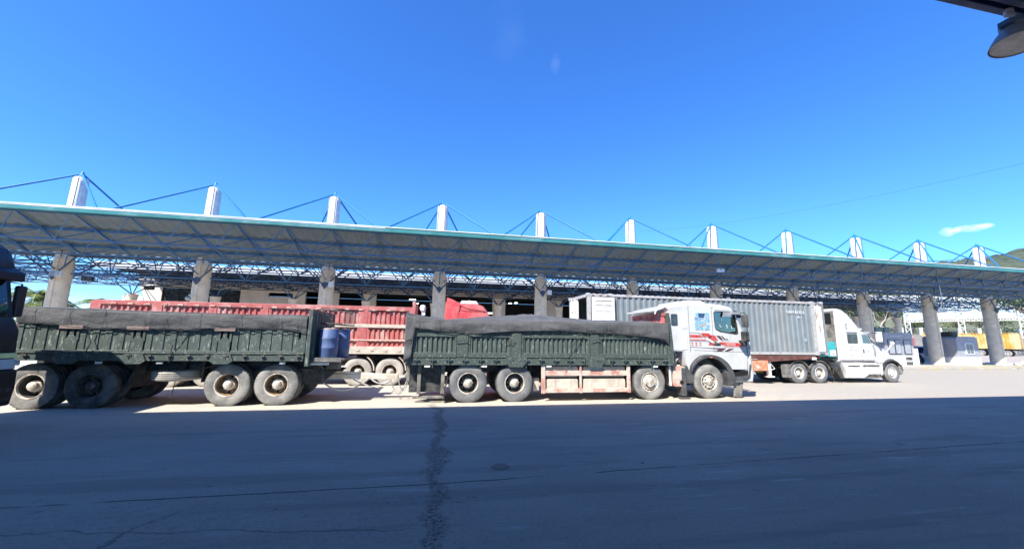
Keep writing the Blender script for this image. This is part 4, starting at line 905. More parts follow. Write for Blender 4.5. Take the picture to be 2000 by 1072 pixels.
m = MB(); m.prism(rr(8.14, 8.60, .42, 1.10, .06), CY0+.02, CY0+.5); m.prism(rr(8.22, 8.52, .66, 1.04, .03), CY0+.01, CY0+.02); m.build('exhaust_box', 'pale_red', tk, bevel=.015)
MB().lathe([(.07, 0), (.07, -.02), (.001, -.02)], (8.44, CY0+.02, .56), 'y', 14).build('exhaust_outlet', 'black_hole', tk)
MB().box(7.98, 8.06, CY0+.02, CY0+.04, .45, 1.1).build('splash_plate', 'white_worn', tk)
m = MB(); random.seed(5)
for i in range(16):
    a = (8.2+random.random()*.5, 12.45+random.random()*.4, 1.15+random.random()*.55); b = (8.15+random.random()*.6, 12.45+random.random()*.5, 1.12+random.random()*.5); m.tube(sag(a, b, .05, 6), .018+.02*random.random(), 6)
m.lathe([(.01, -.12), (.13, -.12), (.13, .12), (.01, .12)], (8.28, 12.7, 1.5), 'z', 14); m.build('air_line', 'hose', tk)
m = MB(); m.box(8.15, 8.75, 12.75, 14.3, .9, 1.7); m.build('engine_rear', 'chassis', tk)
# mirrors on the near and far corner
for y, s in ((CY0-.22, 1), (CY1+.22, -1)):
    m = MB(); m.tube([(10.80, y+.2*s, 3.0), (10.95, y, 3.02), (11.04, y, 2.95), (11.02, y, 2.05), (10.9, y+.2*s, 2.0)], .018, 6); m.build('mirror_arm', 'rubber', tk)
    m = MB(); m.box(10.90, 11.02, y-.12, y+.12, 2.50, 2.95); m.build('mirror', 'plastic_grey', tk, bevel=.03)
    m = MB(); m.box(10.82, 11.0, y-.12, y+.10, 1.98, 2.35); m.prism([(10.7, 2.02), (10.98, 2.08), (10.98, 1.85), (10.86, 1.83)], y-.02, y+.12); m.build('mirror', 'rubber', tk, bevel=.03)
m = MB(); m.box(10.55, 10.9, CY0-.12, CY0, 2.96, 3.05); m.prism([(10.2, 2.86), (10.62, 2.88), (10.6, 3.04), (10.25, 3.04)], CY0-.03, CY0-.02); m.build('mirror_bracket', 'grey_metal', tk)
tarp('tarpaulin', 'grey crumpled tarpaulin draped over the cargo body of the white cab truck', -.92, 7.97, TY0, TY1,
     [(-.95, 2.70), (-.35, 2.55), (.3, 2.49), (2, 2.52), (4, 2.54), (6, 2.55), (8, 2.56)],
     [(-.95, 1.2), (-.86, 1.25), (-.70, 1.35), (-.66, 2.25), (-.34, 2.23), (.29, 2.15), (1.25, 2.10), (2.4, 2.20), (4.12, 2.25), (5.01, 2.20), (5.93, 2.18), (7.06, 2.09), (7.6, 2.02), (7.83, 1.95), (7.97, 1.82)],
     lambda x: .12+.17*math.exp(-((x-3.2)/1.9)**2) if x > -.2 else .10, 8.8, (4, 13.5, 2),
     ties=([(4.75, 2.2), (4.62, 2.0), (4.45, 1.8), (4.36, 1.6), (4.22, 1.4), (4.16, 1.2), (4.12, 1.1)], [(-.72, 1.9), (-.86, 1.86), (-.7, 1.92)], [(.62, 1.86), (.98, 1.9)], [(5.08, 1.93), (5.38, 2.0)], [(2.1, 2.0), (2.4, 1.8), (2.46, 1.95)]))

# ---------------------------------------------------------------- red semi trailer behind
RY0, RY1 = 16.72, 19.1
rs = thing('red_trailer', 'dusty red drop side semi trailer standing behind the green trailer', 'trailer', (-6.7, 17.9, 0))
m = MB(); ps = [-12.43, -12.11, -10.47, -10.14, -8.58, -8.32, -6.78, -6.51, -4.99, -4.60, -3.12, -2.78, -1.16]
for a, b in zip(ps[1::2], ps[2::2]):
    m = MB(); m.corr(a+.04, b-.04, 2.46, 3.0, RY0+.03, .05, .2, .3); m.build('side_panel', 'red_paint', rs, solid=.01)
    m = MB(); m.corr(a+.04, b-.04, 1.86, 2.32, RY0+.03, .05, .2, .3); m.corr(a+.04, b-.04, 1.58, 1.78, RY0+.03, .05, .2, .3); m.build('side_panel', 'red_dusty', rs, solid=.01)
m = MB(); m.prism([(-12.43, 1.28), (-12.43, 3.05), (-12.30, 3.16), (-1.0, 3.20), (-1.0, 3.03), (-12.1, 3.0), (-12.11, 1.28)], RY0-.02, RY0+.07)
for a, b in ((-10.47, -10.14), (-8.58, -8.32), (-6.78, -6.51), (-4.99, -4.60), (-3.12, -2.78), (-1.16, -1.0)): m.box(a, b, RY0-.018, RY0+.05, 1.5, 3.02)
m.box(-12.0, -1.0, RY1-.06, RY1, 1.3, 3.1)
m.build('side_frame', 'red_paint', rs, bevel=.01)
m = MB(); m.box(-12.1, -1.0, RY0-.03, RY0+.03, 2.32, 2.46); m.box(-12.1, -1.0, RY0-.04, RY0+.06, 1.26, 1.56); m.box(-12.1, -1.0, RY0-.035, RY0+.03, 1.79, 1.84); m.build('dusty_rail', 'tank', rs, bevel=.01)
x = -11.7
while x < -1.2:
    MB().box(x-.09, x+.09, RY0-.05, RY0-.02, 3.02, 3.07).build('latch', 'pale_red', rs); MB().box(x-.05, x+.05, RY0-.06, RY0-.03, 1.38, 1.44).build('lower_latch', 'pale_red', rs); x += .54
MB().box(-1.02, -.90, RY0-.03, RY1, 1.28, 3.45).box(-12.43, -12.33, RY0, RY1, 1.28, 3.1).box(-12.3, -1.05, RY0+.1, RY1-.1, 1.28, 1.36).build('end_board', 'red_paint', rs)
rails(rs, -12.2, -.8, RY0, RY1, .92, 1.24)
for x in (-11.0, -9.7, -8.4): wheel(rs, x, 16.85, .57, .28, 'dual', 'tyre_pale', 'rim_dusty', RY1-.1)
m = MB(); m.box(-6.2, -5.95, 17.0, 17.15, .15, 1.0); m.box(-6.2, -5.95, 18.7, 18.85, .15, 1.0); m.build('landing_leg', 'chassis', rs)
def red_tractor(org, lab, grp=None):
    ox = org[0]; t = thing('red_tractor', lab, 'truck', org, group=grp); y0, y1 = org[1]-1.18, org[1]+1.22
    X = lambda v: v+ox
    out = [(X(a), b) for a, b in [(2.60, .55), (2.62, 1.5), (2.50, 2.3), (2.25, 2.95), (2.12, 3.06), (1.0, 3.10), (.55, 3.08), (.50, 2.9), (.50, 1.2), (.95, 1.15), (1.05, .55)]]
    m = MB(); shell(m, out, y0, y1, .08); m.build('cab', 'red_cab', t, smooth=30)
    m = MB(); shell(m, [(X(a), b) for a, b in [(.70, 2.9), (.86, 3.44), (1.7, 3.45), (2.0, 3.36), (2.2, 3.12), (2.27, 2.9)]], y0+.02, y1-.02, .22); m.build('roof_fairing', 'red_cab', t, smooth=40)
    m = MB(); m.prism([(X(.34), 2.2), (X(.40), 3.66), (X(.62), 3.60), (X(.98), 3.42), (X(.9), 2.9), (X(.8), 2.2)], y0-.02, y0+.03); m.build('side_fairing', 'red_cab', t, bevel=.01); m = MB(); m.prism([(X(.34), 2.2), (X(.40), 3.66), (X(.62), 3.60), (X(.98), 3.42), (X(.9), 2.9), (X(.8), 2.2)], y1-.03, y1+.02); m.build('side_fairing', 'red_cab', t, bevel=.01)
    m = MB(); shell(m, [(X(1.05), 3.42), (X(1.07), 3.60), (X(1.72), 3.60), (X(1.85), 3.43)], y0+.5, y1-.5, .06); m.ico((X(1.45), org[1], 3.64), .05); m.build('roof_unit', 'white_worn', t, smooth=30)
    m = MB(); m.tube([(X(1.0), y0+.015, 3.35), (X(1.3), y0-.0, 3.22), (X(1.7), y0+.005, 3.16), (X(2.05), y0+.02, 3.14)], .014, 5); m.build('fairing_seam', 'decal_red', t)
    MB().prism(rr(X(1.55), X(2.3), 2.0, 2.75, .06), y0-.008, y0+.02).build('window', 'glass_dark', t)
    MB().box(X(2.5), X(2.72), y0-.02, y1+.02, .45, 1.1).build('bumper', 'red_paint', t, bevel=.04)
    rails(t, X(-4.0), X(2.4), y0, y1, .8, 1.06)
    wheel(t, X(1.7), y0+.08, .55, .28, 'steer', 'tyre_pale', 'rim_dusty', y1-.08)
    for x in (-3.05, -1.80): wheel(t, X(x), y0+.08, .565, .28, 'dual', 'tyre_pale', 'rim_rust', y1-.08)
    m = MB()
    for x in (-3.05, -1.80):
        m.prism([(X(x)+.66*cos(radians(a)), .60+.66*sin(radians(a))) for a in range(60, -10, -10)]+[(X(x)+.62*cos(radians(a)), .60+.62*sin(radians(a))) for a in range(0, 61, 10)], y0+.05, y0+.5)
    m.build('mudguard', 'tank', t)
    m = MB(); m.tube([(X(-.62), y0+.3, 1.2), (X(-.62), y0+.3, 3.1), (X(-.72), y0+.3, 3.22)], .05, 8); m.lathe([(.01, 3.05), (.11, 3.08), (.13, 3.22), (.10, 3.32), (.01, 3.34)], (X(-.60), y0+.3, 0), 'z', 10); m.box(X(-.62), X(-.50), y0+.25, y0+.35, 2.9, 3.1); m.build('air_intake', 'flood_white', t, smooth=40)
    MB().box(X(-1.0), X(.4), y0+.15, y0+.7, .5, 1.0).build('fuel_tank', 'tank', t, bevel=.08)
    return t
rt = red_tractor((0, 17.9, 0), 'red tractor unit coupled to the red trailer, its roof fairing showing above the tarpaulin')
dup(rt, loc=(-28.35, 33.5, 0), label='red tractor unit beyond the leftmost column, only the tip of its fairing showing')

# ---------------------------------------------------------------- container and its trailer
KY0, KY1 = 16.2, 18.64
ct = thing('shipping_container', 'long grey blue corrugated container with its white door folded open', 'container', (12.8, 17.4, 1.40))
m = MB(); m.corr(6.80, 18.58, 1.52, 3.88, KY0+.02, .045, .285, .32); m.build('side_panel', 'container', ct, solid=.006)
MB().corr(6.8, 18.6, 1.5, 3.9, KY1-.02, -.045, .285).build('side_panel', 'container', ct, solid=.006)
m = MB()
for y in (KY0, KY1-.08): m.box(6.60, 18.85, y, y+.08, 3.90, 4.0); m.box(6.60, 18.85, y, y+.08, 1.38, 1.51)
m.box(6.58, 6.66, KY0, KY1, 3.86, 4.0); m.box(6.58, 6.66, KY0, KY1, 1.38, 1.52)
for y in (KY0+.001, KY1-.13): m.box(6.60, 6.76, y, y+.13, 1.50, 3.92)
m.box(18.60, 18.78, KY0-.004, KY0+.12, 1.40, 4.0)
m.build('frame', 'container_frame', ct, bevel=.008)
m = MB()
for x in (6.56, 7.62, 18.6, 19.16):
    for z in (1.36, 3.92):
        if x == 7.62 and z < 2: continue
        m.box(x, x+.17, KY0-.015, KY0+.15, z, z+.12)
for z in (1.36, 3.92): m.box(6.56, 6.73, KY1-.13, KY1+.015, z, z+.12)
m.build('corner_casting', 'container_frame', ct, bevel=.012)
m = MB(); x = 6.9
while x < 18.5: m.box(x, x+.14, KY0+.08, KY1-.08, 3.99, 4.03); x += .29
m.box(6.6, 19.3, KY0+.05, KY1-.05, 3.94, 3.99); m.build('roof', 'container_frame', ct)
m = MB(); m.corr(18.79, 19.22, 1.56, 3.9, KY0+.03, .035, .22, .3); m.build('patched_panel', 'container_rusty', ct, solid=.01)['label'] = 'white panel streaked with rust'
MB().box(19.22, 19.34, KY0, KY1, 1.46, 4.0).box(18.8, 19.25, KY0+.01, KY0+.1, 1.44, 1.56).box(18.8, 19.25, KY0+.01, KY0+.1, 3.9, 4.0).build('end_post', 'container', ct)
MB().box(6.8, 18.6, KY0+.1, KY1-.1, 1.46, 1.52).build('floor', 'interior', ct)
m = MB(); m.box(6.78, 7.90, KY0-.075, KY0-.02, 1.50, 3.86); m.build('open_door', 'container_door', ct, bevel=.008)
for z, k in ((3.68, .03), (3.48, .025), (3.22, .012)): MB().box(6.95, 7.72, KY0-.080, KY0-.074, z, z+k).build('door_groove', 'rim_dark', ct)
MB().box(7.86, 7.90, KY0-.08, KY0-.074, 1.5, 3.86).build('door_gasket', 'rubber', ct)
m = MB(); m.box(6.60, 6.66, KY0+1.28, KY1-.13, 1.52, 3.86)
for y in (KY0+1.5, KY0+1.95): m.tube([(6.56, y, 1.5), (6.56, y, 3.9)], .02, 6); m.box(6.54, 6.6, y-.08, y+.08, 3.3, 3.4); m.box(6.55, 6.6, y-.13, y+.13, 2.4, 3.1)
m.build('closed_door', 'container_door', ct, bevel=.006)
m = MB()
for i in range(3): m.box(6.80+i*.36, 6.92+i*.36, KY0-.02, KY0+.05, 3.93, 3.96)
m.build('roof_dent', 'rust_red', ct)
m = MB(); m.text('CRW 6132 6', .20, (17.05, KY0-.012, 3.40), depth=.002); m.text('36 1', .16, (17.68, KY0-.012, 3.18), depth=.002); m.build('lettering', 'decal_white', ct)
m = MB(); m.prism([(17.95, 2.02), (18.1, 2.0), (18.16, 2.12), (18.06, 2.2), (17.97, 2.18)], KY0-.002, KY0+.004); m.build('sticker_residue', 'booth_panel', ct)
kt = thing('container_chassis', 'rusty red skeletal semi trailer under the grey container', 'trailer', (12.8, 17.4, 0))
m = MB(); yc = 17.4
for s in (-.45, .38): m.prism([(6.7, 1.36), (6.7, .98), (14.6, .98), (15.4, 1.16), (18.9, 1.16), (18.9, 1.36)], yc+s, yc+s+.08)
for x in (6.7, 8.5, 10.5, 12.5, 14.4, 16.5, 18.7): m.box(x, x+.14, KY0+.05, KY1-.05, 1.22, 1.36)
m.box(6.7, 15.6, KY0+.02, KY0+.10, 1.18, 1.36); m.prism([(15.2, 1.30), (15.3, 1.0), (17.2, 1.12), (18.6, 1.18), (18.6, 1.36), (15.2, 1.36)], KY0+.03, KY0+.08)
m.build('frame', 'rust_red', kt, bevel=.01)
for x in (7.9, 9.2, 10.5): wheel(kt, x, 16.3, .51, .28, 'dual', 'tyre_grey', 'rim_dusty', KY1-.1)
m = MB(); m.box(14.95, 15.75, KY0, KY0+.5, .62, 1.10); m.build('side_box', 'orange', kt, bevel=.01)
m = MB(); m.prism([(14.98, .95), (15.2, .88), (15.3, .72), (15.1, .7)], KY0-.02, KY0-.005); m.build('box_patch', 'tank', kt)
m = MB(); m.box(15.85, 16.0, KY0+.1, KY0+.25, .35, 1.1); m.box(15.75, 16.12, KY0+.05, KY0+.3, .30, .36); m.bar((15.95, KY0+.1, .98), (16.2, KY0+.1, .7), .03); m.bar((16.2, KY0+.1, .7), (15.98, KY0+.1, .66), .03); m.box(15.85, 16.0, KY1-.25, KY1-.1, .35, 1.1); m.box(15.75, 16.12, KY1-.3, KY1-.05, .30, .36); m.build('landing_leg', 'white_worn', kt, bevel=.01)
MB().box(18.35, 18.6, KY0, KY0+.1, 1.13, 1.26).build('twist_lock', 'white_worn', kt, bevel=.02)

# ---------------------------------------------------------------- white conventional tractor
wt = thing('white_tractor', 'white long nose tractor unit with high sleeper roof pulling the grey container', 'truck', (21, 17.4, 0))
WY0, WY1 = 16.34, 18.6
out = [(20.12, 1.06), (20.16, 3.6), (20.20, 3.74), (20.42, 3.75), (20.66, 3.69), (21.02, 3.45), (21.38, 3.05), (21.70, 2.70), (21.78, 2.56), (22.02, 2.56), (22.12, 2.50), (22.40, 2.02), (22.46, 1.97), (22.46, 1.06)]
wr = rr(20.78, 21.42, 1.97, 2.46, .05); wd = [(21.74, 2.0), (21.70, 2.44), (22.03, 2.43), (22.10, 2.3), (22.24, 2.02), (22.22, 1.98)]
m = MB(); shell(m, out, WY0, WY1, .10); m.build('cab', 'white_paint', wt, smooth=32)
MB().prism(wr, WY0-.008, WY0+.02).build('sleeper_window', 'glass_dark', wt); MB().prism(wd, WY0-.008, WY0+.02).build('door_window', 'glass_blue', wt)
MB().prism([(22.08, 2.40), (22.12, 2.42), (22.38, 2.02), (22.28, 2.0)], WY0-.006, WY0+.02).build('quarter_window', 'glass_dark', wt)
MB().prism([(22.13, 2.50), (22.16, 2.51), (22.46, 2.02), (22.42, 2.02)], WY0+.15, WY1-.15).build('windscreen', 'glass_dark', wt)
m = MB(); m.box(20.74, 21.44, WY0-.014, WY0-.008, 2.50, 2.54); m.build('window_visor', 'rubber', wt)
MB().prism([(20.05, 1.2), (20.11, 1.2), (20.14, 3.62), (20.08, 3.62)], WY0+.04, WY1-.04).build('rear_edge', 'chassis_dusty', wt)
m = MB(); m.box(20.04, 20.075, WY0+.15, WY1-.1, 2.98, 3.52); m.build('fairing_opening', 'black_hole', wt)
m = MB(); m.box(20.0, 20.05, WY0+.45, WY1-.2, 1.9, 2.95); m.build('sleeper_back', 'white_worn', wt)
hood = [(22.42, 1.97), (22.58, 1.95), (23.11, 1.72), (23.50, 1.42), (23.74, 1.05), (23.78, .92), (23.95, .90), (23.9, .62), (22.44, .62)]
arc = [(23.42+.60*cos(radians(a)), .50+.60*sin(radians(a))) for a in range(20, 181, 10)]
hood = [(22.42, 1.97), (22.58, 1.95), (23.11, 1.72), (23.50, 1.44), (23.86, 1.10), (23.99, .90)]+[p for p in arc if p[1] > .60]+[(22.42, .62)]
m = MB(); shell(m, hood, WY0+.02, WY1-.02, .12); m.build('hood', 'white_paint', wt, smooth=32)
m = MB(); m.prism([(23.44+.66*cos(radians(a)), .50+.66*sin(radians(a))) for a in range(8, 165, 8)]+[(23.44+.585*cos(radians(a)), .50+.585*sin(radians(a))) for a in range(160, 7, -8)], WY0-.03, WY0+.4); m.build('wheel_arch', 'rubber', wt)
m = MB(); m.prism([(23.90, .88), (24.08, .92), (24.06, .46), (23.92, .38), (23.86, .6)], WY0-.02, WY1+.02); m.build('bumper', 'chassis_dusty', wt, bevel=.03)
m = MB(); shell(m, [(20.25, 1.06), (22.85, .98), (22.84, .42), (22.5, .22), (20.55, .24), (20.4, .8)], WY0+.0, WY1-.0, .06); m.build('side_skirt', 'white_worn', wt, smooth=32)
m = MB(); m.box(20.6, 21.35, WY0-.01, WY0+.03, .80, .87); m.box(21.55, 22.6, WY0-.01, WY0+.03, .80, .87); m.box(21.6, 22.75, WY0-.008, WY0+.03, .90, .925); m.prism([(21.9, .44), (22.65, .44), (22.65, .26), (21.55, .26)], WY0-.006, WY0+.01); m.box(20.28, 22.5, WY0-.012, WY0+.02, 1.035, 1.05); m.box(21.60, 21.61, WY0-.004, WY0+.02, 1.1, 2.5); m.box(22.44, 23.0, WY0+.005, WY0+.03, .985, 1.0); m.build('step_slot', 'rim_dark', wt)
MB().box(21.68, 21.73, WY0-.03, WY0, 1.50, 1.68).build('door_handle', 'rubber', wt, bevel=.01)
MB().prism([(22.30, 1.86), (22.42, 1.88), (22.50, 1.5), (22.46, 1.38), (22.40, 1.4), (22.38, 1.7)], WY0-.012, WY0+.0).build('cowl_vent', 'grey_metal', wt)
m = MB(); m.text('DSN TOLLS', .13, (20.80, WY0-.006, 1.60), depth=.001); m.prism([(20.85, 1.34), (20.98, 1.34), (20.98, 1.43), (21.3, 1.40), (20.95, 1.45), (20.87, 1.42)], WY0-.006, WY0-.002); m.text('LOGISTICS', .06, (20.86, WY0-.006, 1.78), depth=.001)
m.lathe([(.20, 0), (.205, 0), (.205, -.003), (.2, -.003)], (22.02, WY0-.003, 1.58), 'y', 24, close=True); m.text('C&T', .12, (21.91, WY0-.006, 1.54), depth=.001); m.build('lettering', 'decal_grey', wt)
MB().prism([(20.76, 2.70), (20.86, 2.70), (20.86, 2.74), (20.80, 2.74), (20.80, 2.92), (20.86, 2.92), (20.86, 2.96), (20.76, 2.96)], WY0-.006, WY0-.002).build('roof_emblem', 'glass_blue', wt)
m = MB(); shell(m, [(21.60, 2.74), (21.66, 2.64), (21.80, 2.62), (21.78, 2.76)], WY0+.0, WY0+.3, .03); shell(m, [(21.8, 2.56), (22.2, 2.56), (22.3, 2.50), (21.8, 2.50)], WY0-.02, WY1+.02, .02); m.build('visor', 'white_paint', wt, smooth=32)
m = MB(); m.box(22.55, 22.68, WY0-.28, WY0-.02, 2.06, 2.58); m.build('mirror', 'flood_white', wt, bevel=.03); MB().tube([(22.2, WY0, 2.5), (22.6, WY0-.15, 2.55)], .02, 6).tube([(22.4, WY0, 2.0), (22.6, WY0-.15, 2.1)], .02, 6).build('mirror_arm', 'rubber', wt)
m = MB(); m.tube([(23.3, WY0+.1, 1.55), (23.55, WY0-.05, 1.95)], .025, 6); m.build('hood_mirror_arm', 'flood_white', wt); MB().ico((23.56, WY0-.06, 2.0), .10, 2).build('hood_mirror', 'flood_white', wt, smooth=60)
MB().tube([(22.9, WY0+.12, 2.0), (22.55, WY0+.3, 2.3), (22.5, WY0+.8, 2.45)], .02, 6).build('grab_bar', 'white_worn', wt)
rails(wt, 16.5, 23.8, WY0, WY1, .72, .96)
for x in (17.65, 18.88): wheel(wt, x, 16.36, .515, .28, 'dual', 'tyre_grey', 'rim_white', WY1-.02)
wheel(wt, 23.42, 16.36, .51, .28, 'steer', 'tyre_grey', 'rim_white', WY1-.02)
m = MB()
for x in (17.65, 18.88):
    m.prism([(x+.63*cos(radians(a)), .50+.60*sin(radians(a))) for a in range(12, 165, 9)]+[(x+.60*cos(radians(a)), .50+.57*sin(radians(a))) for a in range(160, 11, -9)], WY0-.02, WY0+.6)
m.prism([(16.62, .92), (17.14, .92), (17.14, .28), (16.64, .30)], WY0+.0, WY0+.03); m.build('mudguard', 'chassis_dusty', wt)
m = MB(); m.box(16.4, 16.5, 17.0, 18.0, .5, .9); m.tube([(19.55, WY0+.1, 1.0), (19.75, WY0+.05, .7), (19.7, WY0+.05, .45)], .02, 6); m.tube([(19.55, WY0+.1, .9), (19.66, WY0, .1)], .014, 5); m.prism([(19.7, .75), (20.2, .78), (20.38, .24), (20.15, .22), (19.95, .5)], WY0+.05, WY0+.4); m.box(18.2, 20.2, WY0+.3, WY0+.9, 1.0, 1.12); m.build('rear_frame', 'chassis', wt)
MB().box(16.36, 16.4, 17.25, 17.75, .42, .58).build('number_plate', 'plate_yellow', wt)
m = MB(); m.box(19.46, 20.0, WY0-.0, WY0+.75, 1.28, 2.02); m.box(18.98, 19.46, WY0+.1, WY0+.7, 1.28, 1.5); m.build('cooling_unit', 'teal_plastic', wt, bevel=.03)
MB().box(19.60, 19.95, WY0-.01, WY0-.003, 1.34, 1.62).build('unit_label', 'decal_white', wt)
m = MB(); m.box(19.64, 19.90, WY0-.014, WY0-.011, 1.54, 1.57); m.box(19.64, 19.90, WY0-.014, WY0-.011, 1.41, 1.44); m.build('label_print', 'decal_red', wt)

# ---------------------------------------------------------------- black truck at the left edge
BX = -9.38
bk = thing('black_truck', 'tall black cab over truck cut off by the left edge of the picture', 'truck', (BX-1, 8.9, 0))
BY0, BY1 = 8.3, 10.75
out = [(BX-.05, 1.0), (BX+.02, 1.9), (BX-.04, 2.35), (BX-.22, 3.15), (BX-.38, 3.65), (BX-.75, 3.95), (BX-2.15, 4.1), (BX-2.25, 3.9), (BX-2.25, 1.0)]
wb = [(BX-1.25, 2.3), (BX-1.25, 3.05), (BX-.38, 3.05), (BX-.22, 2.3)]
m = MB(); shell(m, [(BX+.14, .90), (BX+.20, 1.5), (BX+.17, 2.0), (BX+.02, 2.28), (BX-2.25, 2.28), (BX-2.25, .90)], BY0, BY1, .08); m.build('lower_cab', 'dark_paint', bk, smooth=32)
m = MB(); shell(m, [(BX-.10, 3.12), (BX-.12, 3.45), (BX-.26, 3.80), (BX-.55, 4.02), (BX-2.15, 4.1), (BX-2.25, 3.9), (BX-2.25, 3.12)], BY0, BY1, .16); m.build('roof', 'dark_paint', bk, smooth=40)
for y in (BY0, BY1-.10):
    MB().prism([(BX-.02, 2.2), (BX-.12, 2.2), (BX-.34, 3.14), (BX-.24, 3.14)], y, y+.10).build('pillar', 'dark_paint', bk); MB().prism([(BX-1.35, 2.2), (BX-1.25, 2.2), (BX-1.25, 3.14), (BX-1.35, 3.14)], y, y+.06).build('pillar', 'dark_paint', bk)
    MB().box(BX-2.25, BX-1.35, y, y+.05, 2.2, 3.14).build('side_panel', 'dark_paint', bk)
MB().prism([(BX+.0, 2.2), (BX-.02, 2.2), (BX-.25, 3.13), (BX-.23, 3.13)], BY0+.1, BY1-.1).build('windscreen', 'glass_clear', bk)
m = MB(); m.prism([(BX-.22, 3.20), (BX-.02, 3.08), (BX+.03, 3.12), (BX+.02, 3.28), (BX-.22, 3.44)], BY0-.02, BY1+.02); m.build('sun_visor', 'dark_paint', bk, bevel=.02)
m = MB(); m.box(BX-.30, BX+.0, BY0+.1, BY1-.1, 2.1, 2.28); m.box(BX-2.15, BX-2.15, BY0+.1, BY1-.1, 2.2, 2.5); m.build('dashboard', 'interior', bk)
m = MB(); m.box(BX-.20, BX-.08, BY1+.06, BY1+.26, 2.30, 3.02); m.build('mirror', 'dark_paint', bk, bevel=.04); MB().tube([(BX-.3, BY1-.05, 3.1), (BX-.14, BY1+.16, 3.06), (BX-.14, BY1+.16, 2.3), (BX-.2, BY1-.05, 2.2)], .02, 6).build('mirror_arm', 'dark_paint', bk)
m = MB(); m.prism([(BX+.05, .35), (BX+.24, .38), (BX+.28, .75), (BX+.26, 1.12), (BX+.1, 1.2), (BX-.5, 1.1), (BX-.5, .45)], BY0-.02, BY1+.02); m.build('bumper', 'dark_paint', bk, bevel=.04)
for y0, y1 in ((BY0+.05, BY0+.5), (BY1-.5, BY1-.05)):
    MB().prism([(BX+.18, 1.15), (BX+.25, 1.16), (BX+.23, 1.38), (BX+.18, 1.38)], y0, y1).build('headlight', 'headlight', bk, bevel=.02); MB().prism([(BX+.20, 1.42), (BX+.24, 1.40), (BX+.225, 1.50), (BX+.19, 1.51)], y0, y1).build('indicator', 'yellow_lens', bk)
m = MB()
for z in (1.2, 1.4, 1.6, 1.8): m.box(BX+.18, BX+.23, BY0+.55, BY1-.55, z, z+.12)
for z in (.5, .68): m.box(BX+.26, BX+.30, BY0+.1, BY1-.1, z, z+.08)
m.build('grille', 'rubber', bk)
m = MB(); shell(m, [(BX-1.8, .95), (BX-1.8, 1.1), (BX-.2, 1.1), (BX-.2, .95)], BY0+.1, BY1-.1, .02); m.build('underframe', 'chassis', bk)
rails(bk, BX-6.5, BX-.3, BY0, BY1, .8, 1.06)
wheel(bk, BX-1.35, BY0+.03, .55, .28, 'steer', 'tyre_dark', 'rim_dark', BY1-.03)
for x in (-4.4, -5.7): wheel(bk, BX+x, BY0+.03, .55, .28, 'dual', 'tyre_dark', 'rim_dark', BY1-.03)
fo = MB(); fo.ico((BX-.33, BY1-.38, 2.97), .09, 2); fo.build('hanging_ornament', 'fruit', bk, smooth=60)
m = MB(); random.seed(3)
for i in range(12):
    p = Vector((BX-.33+random.uniform(-.05, .05), BY1-.42+random.uniform(-.14, .08), 2.75-.22*random.random()-i*.02)); m.bar(p, p+Vector((random.uniform(-.02, .02), random.uniform(-.09, .09), random.uniform(-.08, .04))), .045, .006)
m.tube([(BX-.33, BY1-.38, 3.1), (BX-.33, BY1-.36, 2.4)], .012, 5); m.build('hanging_garland', 'leaf_b', bk)
# ---------------------------------------------------------------- kerbed island, booths
m = MB(); m.prismz([(34, 24.2), (47.6, 24.1), (48.4, 24.4), (48.7, 25.2), (48.4, 30.2), (34, 30.2)], -.05, .15); m.build('kerb', 'kerb', kind='structure', bevel=.03)
m = MB(); m.prismz([(50.6, 25.2), (56, 25.0), (57, 25.6), (57, 30.0), (50.6, 30.0)], -.05, .14); m.build('kerb', 'kerb', kind='structure', bevel=.03)
def rounded_box_x(mb, x0, x1, y0, y1, z0, z1, r):
    t = MB().prism([(x0, z0), (x1, z0)]+[(x1-r+r*sin(radians(a)), z1-r+r*cos(radians(a))) for a in range(90, -1, -15)]+[(x0+r-r*sin(radians(a)), z1-r+r*cos(radians(a))) for a in range(0, 91, 15)], y0, y1)
    mb.add(t.v, t.f); return mb
b1 = thing('guard_booth', 'grey round shouldered booth with blue sliding window and white base', 'booth', (47.4, 28.2, .15))
m = rounded_box_x(MB(), 46.4, 49.0, 27.0, 29.5, .86, 2.72, .35); m.build('booth_body', 'booth_grey', b1, bevel=.02)
MB().box(46.36, 49.04, 26.96, 29.54, .12, .86).build('booth_base', 'booth_white', b1, bevel=.02)
MB().box(47.35, 48.35, 26.955, 27.01, 1.12, 2.14).build('window_frame', 'flood_white', b1, bevel=.01)
MB().box(47.45, 47.82, 26.94, 26.954, 1.2, 2.06).box(47.88, 48.25, 26.94, 26.954, 1.2, 2.06).build('window_pane', 'glass_blue', b1)
MB().box(46.6, 47.3, 27.3, 28.5, 2.72, 3.15).build('roof_unit', 'rubber', b1, bevel=.04)
b2 = thing('toll_booth', 'dark grey booth with framed door panels, just beyond the white tractor hood', 'booth', (39.7, 28, .15))
MB().box(37.9, 41.0, 26.75, 29.2, .98, 2.95).build('booth_body', 'booth_grey', b2, bevel=.02)
MB().box(37.86, 41.04, 26.71, 29.24, .12, .98).build('booth_base', 'booth_white', b2, bevel=.01)
m = MB()
for a, b in ((38.2, 38.9), (38.95, 39.6), (39.9, 40.7)): m.box(a, b, 26.72, 26.752, 1.08, 2.35)
m.build('door_frame', 'glass_dark', b2)
m = MB()
for a, b in ((38.27, 38.84), (39.0, 39.54), (39.98, 40.6)): m.box(a, b, 26.70, 26.718, 1.15, 2.28)
m.build('door_panel', 'booth_panel', b2)
MB().box(38.6, 40.0, 26.72, 26.748, 2.62, 2.68).build('trim_strip', 'fascia', b2); MB().box(40.95, 41.2, 26.6, 26.85, .12, 1.6).build('corner_pillar', 'booth_white', b2)
MB().box(39.9, 40.6, 26.69, 26.709, .60, .86).box(39.9, 40.6, 26.69, 26.709, .2, .46).build('vent', 'rim_dark', b2)
